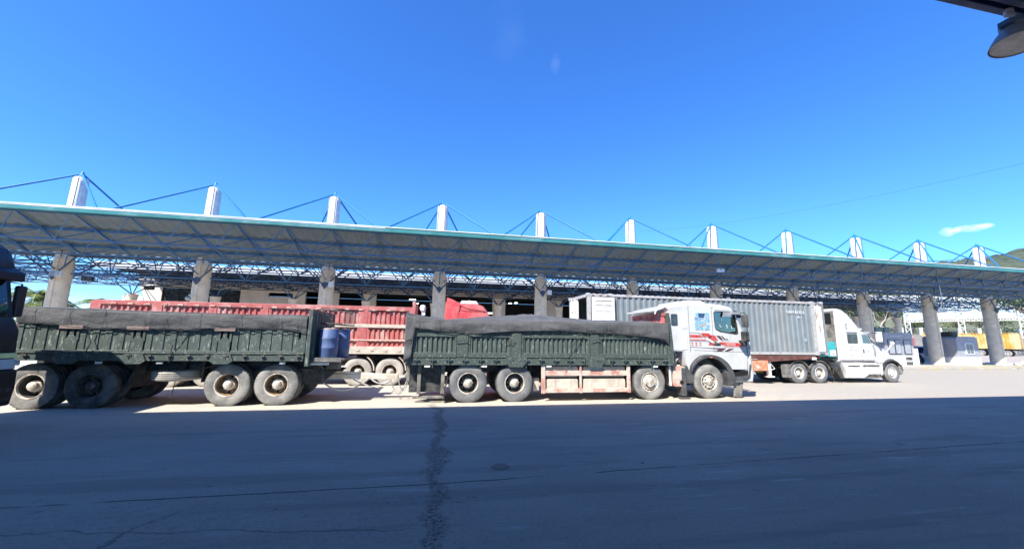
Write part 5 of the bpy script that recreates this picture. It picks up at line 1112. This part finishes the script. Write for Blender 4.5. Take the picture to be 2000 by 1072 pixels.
MB().box(38.0, 38.9, 27.4, 28.6, 2.95, 3.4).box(39.0, 39.6, 27.4, 28.6, 2.95, 3.4).build('roof_unit', 'glass_dark', b2, bevel=.03)
for j, (x, y, s) in enumerate(((46.1, 26.6, .16), (54.0, 26.7, .35), (53.4, 26.9, .2))):
    tag(MB().ico((0, 0, 0), 1, 2).build('boulder', 'booth_white', org=(0, 0, 0), smooth=50), ['small grey stone beside the booth on the kerb', 'white stone heap at the foot of the rightmost column', 'low white stone against the rightmost column base'][j], 'stone')
    o = COL.objects[-1]; o.location = (x, y, .14+s*.5); o.scale = (s*1.4, s, s*.8)

# ---------------------------------------------------------------- blue pickup
pk = thing('pickup_truck', 'dark blue pickup parked between the two booths', 'car', (52.6, 33.6, 0))
body = [(49.7, .55), (49.72, 1.05), (49.9, 1.12), (51.3, 1.10), (51.55, 1.62), (51.8, 1.72), (52.9, 1.70), (53.4, 1.22), (54.5, 1.10), (54.72, .8), (54.7, .5)]
hl = [(50.6+.44*cos(radians(a)), .42+.44*sin(radians(a))) for a in range(170, 9, -16)]; hr = [(53.8+.44*cos(radians(a)), .42+.44*sin(radians(a))) for a in range(170, 9, -16)]
m = MB(); shell(m, body+[(54.3, .42)]+hr[::-1]+[(53.3, .42), (51.1, .42)]+hl[::-1]+[(50.1, .42)], 32.7, 34.5, .12); m.build('body', 'suv_blue', pk, smooth=32)
MB().prism([(51.62, 1.15), (51.75, 1.58), (52.3, 1.62), (52.3, 1.15)], 32.69, 32.72).prism([(52.36, 1.15), (52.36, 1.62), (52.85, 1.58), (53.2, 1.2)], 32.69, 32.72).build('window', 'glass_dark', pk)
MB().box(49.7, 51.4, 32.75, 34.4, 1.72, 1.76).box(49.75, 49.8, 32.75, 34.4, 1.1, 1.74).build('roll_rack', 'flood_white', pk)
MB().box(52.0, 52.2, 32.67, 32.70, .98, 1.02).build('door_handle', 'grey_metal', pk)
for x in (50.6, 53.8): wheel(pk, x, 32.72, .38, .22, 'steer', 'tyre_dark', 'grey_metal', 34.48)

# ---------------------------------------------------------------- far yellow container semi trailer with red tractor
ang = radians(107.7)
yt = thing('yellow_trailer', 'yellow corrugated container on a semi trailer parked against the far stone wall', 'trailer', (103.6, 51.3, 0), ang)
# local frame: +x runs from the rear (right in the photo) towards the tractor; the side facing the camera is +y
m = MB()
def corr_pos(m, x0, x1, z0, z1, y, dep, pitch):
    t = MB().corr(x0, x1, z0, z1, y, dep, pitch); m.add(t.v, t.f)
corr_pos(m, .15, 12.0, 1.45, 4.05, 1.2, -.06, .42); m.build('side_panel', 'container_yellow', yt, solid=.02)
MB().box(0, 12.2, 1.1, 1.24, 4.05, 4.15).box(0, 12.2, 1.1, 1.24, 1.32, 1.46).box(0, .15, 1.1, 1.24, 1.4, 4.1).box(12.05, 12.2, 1.1, 1.24, 1.4, 4.1).box(.02, 12.18, -1.22, 1.1, 4.03, 4.1).box(.02, .1, -1.22, 1.1, 1.4, 4.1).box(12.1, 12.18, -1.22, 1.1, 1.4, 4.1).box(.1, 12.1, -1.22, -1.16, 1.4, 4.05).build('frame', 'container_yellow', yt)
MB().box(-.2, 12, .5, .7, 1.0, 1.3).box(-.2, 12, -.7, -.5, 1.0, 1.3).box(-.3, .1, -1.2, 1.2, .9, 1.3).build('chassis', 'chassis', yt)
m = MB()
for z in (.55, .8, 1.05): m.box(6.0, 9.2, 1.12, 1.18, z, z+.1)
for x in (6.0, 7.6, 9.1): m.box(x, x+.1, 1.10, 1.2, .55, 1.3)
m.build('side_guard', 'flood_white', yt)
for x in (1.6, 3.0, 4.7): wheel(yt, x, -1.2, .52, .28, 'dual', 'tyre', 'rim_white', 1.2)
rt2 = thing('red_lorry_cab', 'distant red cab with white steps at the front of the yellow container trailer', 'truck', (99.4, 64.6, 0), ang)
m = MB(); shell(m, [(.2, .6), (.2, 3.3), (.5, 3.6), (1.8, 3.5), (2.2, 2.9), (2.3, 1.6), (2.35, .6)], -1.2, 1.2, .15); m.build('cab', 'red_cab', rt2, smooth=32)
MB().prism(rr(1.1, 1.9, 2.0, 2.8, .1), 1.2, 1.22).build('window', 'glass_dark', rt2)
m = MB(); m.box(.2, 1.2, 1.2, 1.26, 2.2, 2.7); m.box(.2, 1.4, 1.2, 1.26, 1.6, 1.8); m.box(.2, 1.6, 1.2, 1.26, 1.0, 1.25); m.build('side_step', 'flood_white', rt2)
MB().box(-.9, 2.4, -1.2, 1.2, .55, .95).build('bumper', 'flood_white', rt2, bevel=.05)
wheel(rt2, 1.3, -1.2, .52, .3, 'steer', 'tyre_dark', 'rim_white', 1.22)

# ---------------------------------------------------------------- raised ground behind: retaining wall, fence, hedge
WA, WB = Vector((60.0, 83.0, 0)), Vector((150.0, 57.8, 0))
wd_ = (WB-WA).normalized(); wn_ = Vector((-wd_.y, wd_.x, 0)); WL = (WB-WA).length
rw = MB(); L = 26
for i in range(L):
    a = WA+wd_*WL*i/L; b = WA+wd_*WL*(i+1)/L
    vs = [a, b, b+wn_*.6, a+wn_*.6]; rw.add([(*v.xy, 0) for v in vs]+[(*v.xy, 4.0) for v in vs], [(0, 1, 5, 4), (1, 2, 6, 5), (2, 3, 7, 6), (3, 0, 4, 7), (4, 5, 6, 7)])
tag(rw.build('retaining_wall', 'stone_wall', org=(0, 0, 0)), 'long grey stone retaining wall behind the yellow container', 'wall')
def hterr(s, d):   # height along the wall (s) and behind it (d)
    h = 4.02+min(d, 30)*.04+max(0, d-30)*.10
    h += .35*noise.noise(Vector((s*.08, d*.08, 1)))*min(1, d/5)
    ramp = max(0, min(1, (s-60)/260))
    h += max(0, d-60)*.16*ramp
    return h
m = MB(); ns, nd = 70, 46; vs = []
for i in range(ns+1):
    s = -140+i*9
    for j in range(nd+1):
        d = .55+(j/nd)**2*420; p = WA+wd_*s+wn_*d; h = hterr(s, d)
        fade = max(0, min(1, (s+140)/60)); h = h if d < 200 else h
        vs.append((p.x, p.y, h*fade-.05))
m.add(vs, [(i*(nd+1)+j, i*(nd+1)+j+1, (i+1)*(nd+1)+j+1, (i+1)*(nd+1)+j) for i in range(ns) for j in range(nd)])
m.build('hillside', 'scrub', kind='structure', smooth=60)
# wooded hill at the right
m = MB(); vs = []; n1, n2 = 130, 60
for i in range(n1+1):
    for j in range(n2+1):
        u = i/n1; v = j/n2; x = 330+u*620; y = 120+v*330
        e = max(0, 1-((u-.62)/.62)**2)*max(0, 1-((v-.5)/.5)**2)
        h = 175*e**.8*(1-.0*u)+14*noise.noise(Vector((x*.02, y*.02, 0)))*e+7*noise.noise(Vector((x*.06, y*.06, 3)))*min(1, e*4)+5*noise.noise(Vector((x*.15, y*.15, 5)))*min(1, e*4)
        vs.append((x, y, h*.62-2))
m.add(vs, [(i*(n2+1)+j, i*(n2+1)+j+1, (i+1)*(n2+1)+j+1, (i+1)*(n2+1)+j) for i in range(n1) for j in range(n2)])
m.build('hill', 'hill', kind='structure', smooth=60)
fn = thing('boundary_fence', 'wire fence with white posts on top of the stone wall', 'fence', tuple(WA+Vector((0, 0, 4))))
s = 2
while s < WL:
    p = WA+wd_*s+wn_*.3; a = wd_*.22; b = wn_*.2
    m = MB(); vs = [p-a-b, p+a-b, p+a+b, p-a+b]; m.add([(*v.xy, 3.95) for v in vs]+[(*v.xy, 5.7) for v in vs], [(0, 1, 5, 4), (1, 2, 6, 5), (2, 3, 7, 6), (3, 0, 4, 7), (4, 5, 6, 7)])
    m.build('fence_post', 'fence_white', fn); s += 4.1
m = MB()
for z in (4.5, 4.9, 5.25, 5.55): m.tube([(*(WA+wn_*.3).xy, z), (*(WB+wn_*.3).xy, z)], .035, 4)
m.build('fence_wire', 'mesh_wire', fn)

# ---------------------------------------------------------------- foliage
def leaves(mb, blobs, per, size, rnd):
    for (c, r) in blobs:
        c = Vector(c)
        for k in range(int(per*r[0]*r[2])):
            d = Vector((rnd.gauss(0, 1), rnd.gauss(0, 1), rnd.gauss(0, 1))).normalized()*(rnd.random()**.35)
            p = c+Vector((d.x*r[0], d.y*r[1], d.z*r[2]))
            n = (d+Vector((rnd.uniform(-.7, .7), rnd.uniform(-.7, .7), rnd.uniform(-.3, .9)))).normalized()
            a = n.cross(Vector((rnd.uniform(-1, 1), rnd.uniform(-1, 1), .3))).normalized(); b = n.cross(a); s = size*rnd.uniform(.5, 1.3)
            mb.add([p-a*s, p-b*s*.5, p+a*s, p+b*s*.5], [(0, 1, 2, 3)])
    return mb
def tree(loc, h, w, seed, leaf, label, group, cat='tree', size=.28, nb=14, bark='bark', per=26):
    rnd = random.Random(seed); x, y, z = loc
    t = thing('tree', label, cat, loc, group=group); m = MB(); blobs = []
    top = Vector((x+rnd.uniform(-.4, .4), y, z+h*.5)); m.tube([(x, y, z-.3), (x+.1, y, z+h*.2), top], .028*h, 8, r1=.014*h)
    for k in range(nb):
        a = rnd.uniform(0, 2*pi); rad = w*.36*sqrt(rnd.random()); c = Vector((x+rad*cos(a)*1.1, y+rad*sin(a), z+h*rnd.uniform(.42, .86)))
        r = w*rnd.uniform(.13, .24); blobs.append((c, (r*1.25, r*1.2, r*.8))); st = Vector((x, y, z+h*rnd.uniform(.2, .45))); m.tube([st, (st+c)/2+Vector((0, 0, .3)), c], .010*h, 5, r1=.003*h)
    m.build('trunk', bark, t); leaves(MB(), blobs, per, size, rnd).build('crown', leaf, t); return t
def atp(x, Zc, z):      # a spot by bearing and depth
    v = fw*1.0+r2*((x-1000)/F); v = Vector((v.x, v.y, 0)); k = Zc/(v.x*sin(YAW)+v.y*cos(YAW)); return (v.x*k, v.y*k, z)
protos = [tree(atp(1640, 104, 4.4), 11, 12, 1, 'leaf_b', 'spreading green tree behind the white tractor sleeper roof', 'trees on the slope behind the wall'),
          tree(atp(1690, 112, 4.6), 14, 13, 2, 'leaf_a', 'broad tree just right of the ninth column, behind the tractor hood', 'trees on the slope behind the wall', bark='bark_pale'),
          tree(atp(1735, 106, 4.5), 12, 10, 3, 'leaf_b', 'dark tree left of the billboard post', 'trees on the slope behind the wall'),
          tree(atp(1600, 120, 5), 13, 15, 4, 'leaf_c', 'yellow green tree above the end of the grey container', 'trees on the slope behind the wall')]
more = [(1560, 118, 1.1, 0, 'dark green tree hidden mostly behind the grey container top'), (1660, 124, 1.25, 3, 'tall pale tree filling the gap left of the ninth column'), (1712, 128, 1.2, 0, 'tree behind the pale branches, left of the billboard'),
        (1765, 122, .62, 2, 'low tree under the left end of the billboard'), (1800, 126, .6, 0, 'low tree under the billboard beside the tenth column'), (1850, 118, .6, 3, 'low tree under the middle billboard post'), (1895, 112, .62, 2, 'low tree under the right part of the billboard'),
        (1930, 108, .66, 0, 'low tree right of the billboard post near the eleventh column'), (1622, 136, 1.5, 1, 'tall tree rising behind the sleeper roof'), (1780, 140, .8, 3, 'pale tree seen beneath the billboard frame')]
for x, Z, sc, k, lab in more: dup(protos[k], loc=atp(x, Z, 4.6), rz=(x*.7) % 6.28, label=lab, scale=sc)
tree(atp(2000, 74, 4.2), 13, 13, 9, 'leaf_b', 'big dark tree at the right edge beyond the canopy end', 'trees on the slope behind the wall', nb=24, size=.26, per=34)
tree(atp(2035, 84, 4.2), 15, 15, 10, 'leaf_b', 'dark tree behind the big one, cut by the right picture edge', 'trees on the slope behind the wall', nb=20, size=.28, per=34)
# bare pale branches
bt = thing('bare_tree', 'pale leafless forked tree just right of the ninth column', 'tree', atp(1706, 98, 4.2))
m = MB(); b0 = Vector(atp(1706, 98, 4.0)); rt_ = Vector(r2).normalized(); up = Vector((0, 0, 1))
for pts, r in (([(0, 0), (-.3, 1.5), (.4, 3.2)], .20), ([(.2, 2.6), (1.5, 4.2), (2.2, 5.8), (2.9, 7.4)], .12), ([(.4, 3.2), (1.8, 3.9), (3.2, 4.6)], .08), ([(-.2, 2.2), (-1.2, 3.8), (-1.5, 5.8)], .12), ([(1.5, 4.2), (1.2, 5.5)], .05), ([(2.2, 5.8), (3.0, 6.4)], .05)):
    m.tube([b0+rt_*a+up*b for a, b in pts], r, 6, r1=r*.4)
m.build('trunk', 'bark_pale', bt)
# hedge and scrub along the wall top
rnd = random.Random(11); m = MB(); bl = []
for i in range(150):
    s = rnd.uniform(-30, 46 if i < 110 else WL); d = rnd.uniform(1.4, 9); p = WA+wd_*s+wn_*d; r = rnd.uniform(.6, 1.3)*(1 if s < 46 else .55); bl.append(((p.x, p.y, 4.1+r*.5), (r*1.5, r, r*.8)))
leaves(m, bl, 42, .16, rnd)
tag(m.build('hedge', 'leaf_c', org=(0, 0, 0)), 'rough green and yellow scrub along the top of the stone wall', 'scrub', kind='stuff')
m = MB(); bl = []
for i in range(130):
    s = rnd.uniform(-40, WL+30); d = rnd.uniform(14, 34); p = WA+wd_*s+wn_*d; r = rnd.uniform(1.2, 2.4); bl.append(((p.x, p.y, 4.6+r*.5), (r*1.5, r, r*.9)))
leaves(m, bl, 22, .30, rnd)
tag(m.build('undergrowth', 'leaf_b', org=(0, 0, 0)), 'dark bushy undergrowth on the slope beneath the billboard', 'scrub', kind='stuff')
# far low trees on the left skyline
m = MB(); bl = []
for i in range(60):
    x = -190+i*3.4; bl.append(((x, 190+rnd.uniform(-8, 8), 2.5+rnd.random()*2), (4, 3, 3.2+rnd.random()*2)))
leaves(m, bl, 5, .9, rnd); tag(m.build('treeline', 'leaf_b', org=(0, 0, 0)), 'far hazy line of trees on the horizon at left', 'treeline', kind='stuff')
# palms beside the building
def palm(loc, h, seed, lab, n=24, L=3.2):
    rnd = random.Random(seed); x, y, z = loc; t = thing('palm_tree', lab, 'palm', loc, group='palms left of the building')
    MB().tube([(x, y, 0), (x+.15, y, h*.5), (x, y, h)], .17, 8, r1=.11).build('trunk', 'bark', t); m = MB()
    for k in range(n):
        a = 2*pi*k/n+rnd.uniform(-.2, .2); el = rnd.uniform(-.1, 1.15); l = L*rnd.uniform(.8, 1.1); pts = []
        for i in range(11):
            q = i/10; e = el-1.5*q*q; pts.append(Vector((x, y, h))+Vector((cos(a)*cos(el*.7)*l*q, sin(a)*cos(el*.7)*l*q, l*(sin(el)*q-.75*q*q))))
        m.tube(pts, .02, 4)
        for i in range(1, 11):
            p = pts[i]; d = (pts[i]-pts[i-1]).normalized(); sd_ = d.cross(Vector((0, 0, 1))).normalized(); wl_ = .75*sin(pi*min(1, .18+i/11))+.12
            for j in range(3):
                pp = p-(pts[i]-pts[i-1])*j/3
                for s_ in (-1, 1):
                    tip = pp+sd_*s_*wl_+d*.25+Vector((0, 0, -.28*wl_-rnd.random()*.12)); m.add([pp+d*.05, pp-d*.05, tip], [(0, 1, 2)])
    m.build('crown', 'leaf_palm', t); return t
palm((-35.2, 42.0, 0), 5.0, 1, 'larger green palm crown above the tarpaulin left of the red trailer')
palm((-37.3, 45.5, 0), 4.1, 2, 'smaller yellow green palm crown beside the leftmost column', 22, 2.8)
palm((-33.0, 46.5, 0), 4.6, 5, 'palm crown nearest the white side wall of the building', 22, 3.0)

# ---------------------------------------------------------------- billboard
Bc = Vector(atp(1868, 92, 0)); A_ = Vector(atp(1752, 100, 0)); B_ = Vector(atp(1988, 84, 0)); bdv = (B_-A_).normalized(); bn = Vector((bdv.y, -bdv.x, 0)); BL = (B_-A_).length
bb = thing('billboard', 'long white billboard with green landscape print on lattice posts behind the canopy', 'billboard', tuple(A_))
z0b, z1b = 8.1, 16.0
def wp(s, z, d=0): v = A_+bdv*s+bn*d; return (v.x, v.y, z)
MB().add([wp(0, z0b), wp(BL, z0b), wp(BL, z1b), wp(0, z1b), wp(0, z0b, -.15), wp(BL, z0b, -.15), wp(BL, z1b, -.15), wp(0, z1b, -.15)], [(0, 1, 2, 3), (7, 6, 5, 4), (0, 4, 5, 1), (3, 2, 6, 7), (0, 3, 7, 4), (1, 5, 6, 2)]).build('print', 'billboard_print', bb)
def lattice(p, q, w, n, off):
    m = MB(); p, q, off = Vector(p), Vector(q), Vector(off).normalized()*w
    m.bar(p, q, .14); m.bar(p+off, q+off, .14)
    for i in range(n):
        a = p+(q-p)*i/n; b = p+(q-p)*(i+1)/n; m.bar(a+(off if i % 2 else off*0), b+(off*0 if i % 2 else off), .10)
    return m
lattice(wp(0, z0b-.6, .3), wp(BL, z0b-.6, .3), .55, 46, (0, 0, 1)).build('lower_truss', 'fence_white', bb)
for s, zz in ((.2, 3.6), (BL*.485, 3.6), (BL-1, 3.6)): lattice(wp(s, zz, .35), wp(s, z1b, .35), .9, 18, tuple(bdv)).build('lattice_post', 'fence_white', bb)

# ---------------------------------------------------------------- overhead lines
def cable(p, q, sagd, r, lab, n=24):
    m = MB(); m.tube([(p[0]+(q[0]-p[0])*t, p[1]+(q[1]-p[1])*t, p[2]+(q[2]-p[2])*t-sagd*4*t*(1-t)) for t in [i/n for i in range(n+1)]], r, 5)
    tag(m.build('overhead_cable', 'rope', org=tuple(p)), lab, 'cable')
def pt(x, y, Z): v = fw+r2*((x-1000)/F)-u2*((y-536)/F); return tuple(Vector((0, 0, CAMH))+v*Z)
cable(pt(1250, 452, 150), pt(2060, 305, 60), 2.2, .018, 'thin cable rising across the sky to the right picture edge')
cable(pt(1720, 507, 60), pt(2060, 478, 45), .9, .035, 'pale cable sagging across the rightmost masts, upper one')
cable(pt(1700, 512, 62), pt(2060, 500, 48), .3, .02, 'thin dark cable passing behind the rightmost masts')
cable(pt(60, 566, 90), pt(330, 560, 70), .2, .02, 'thin cable in the gap between left column and building')
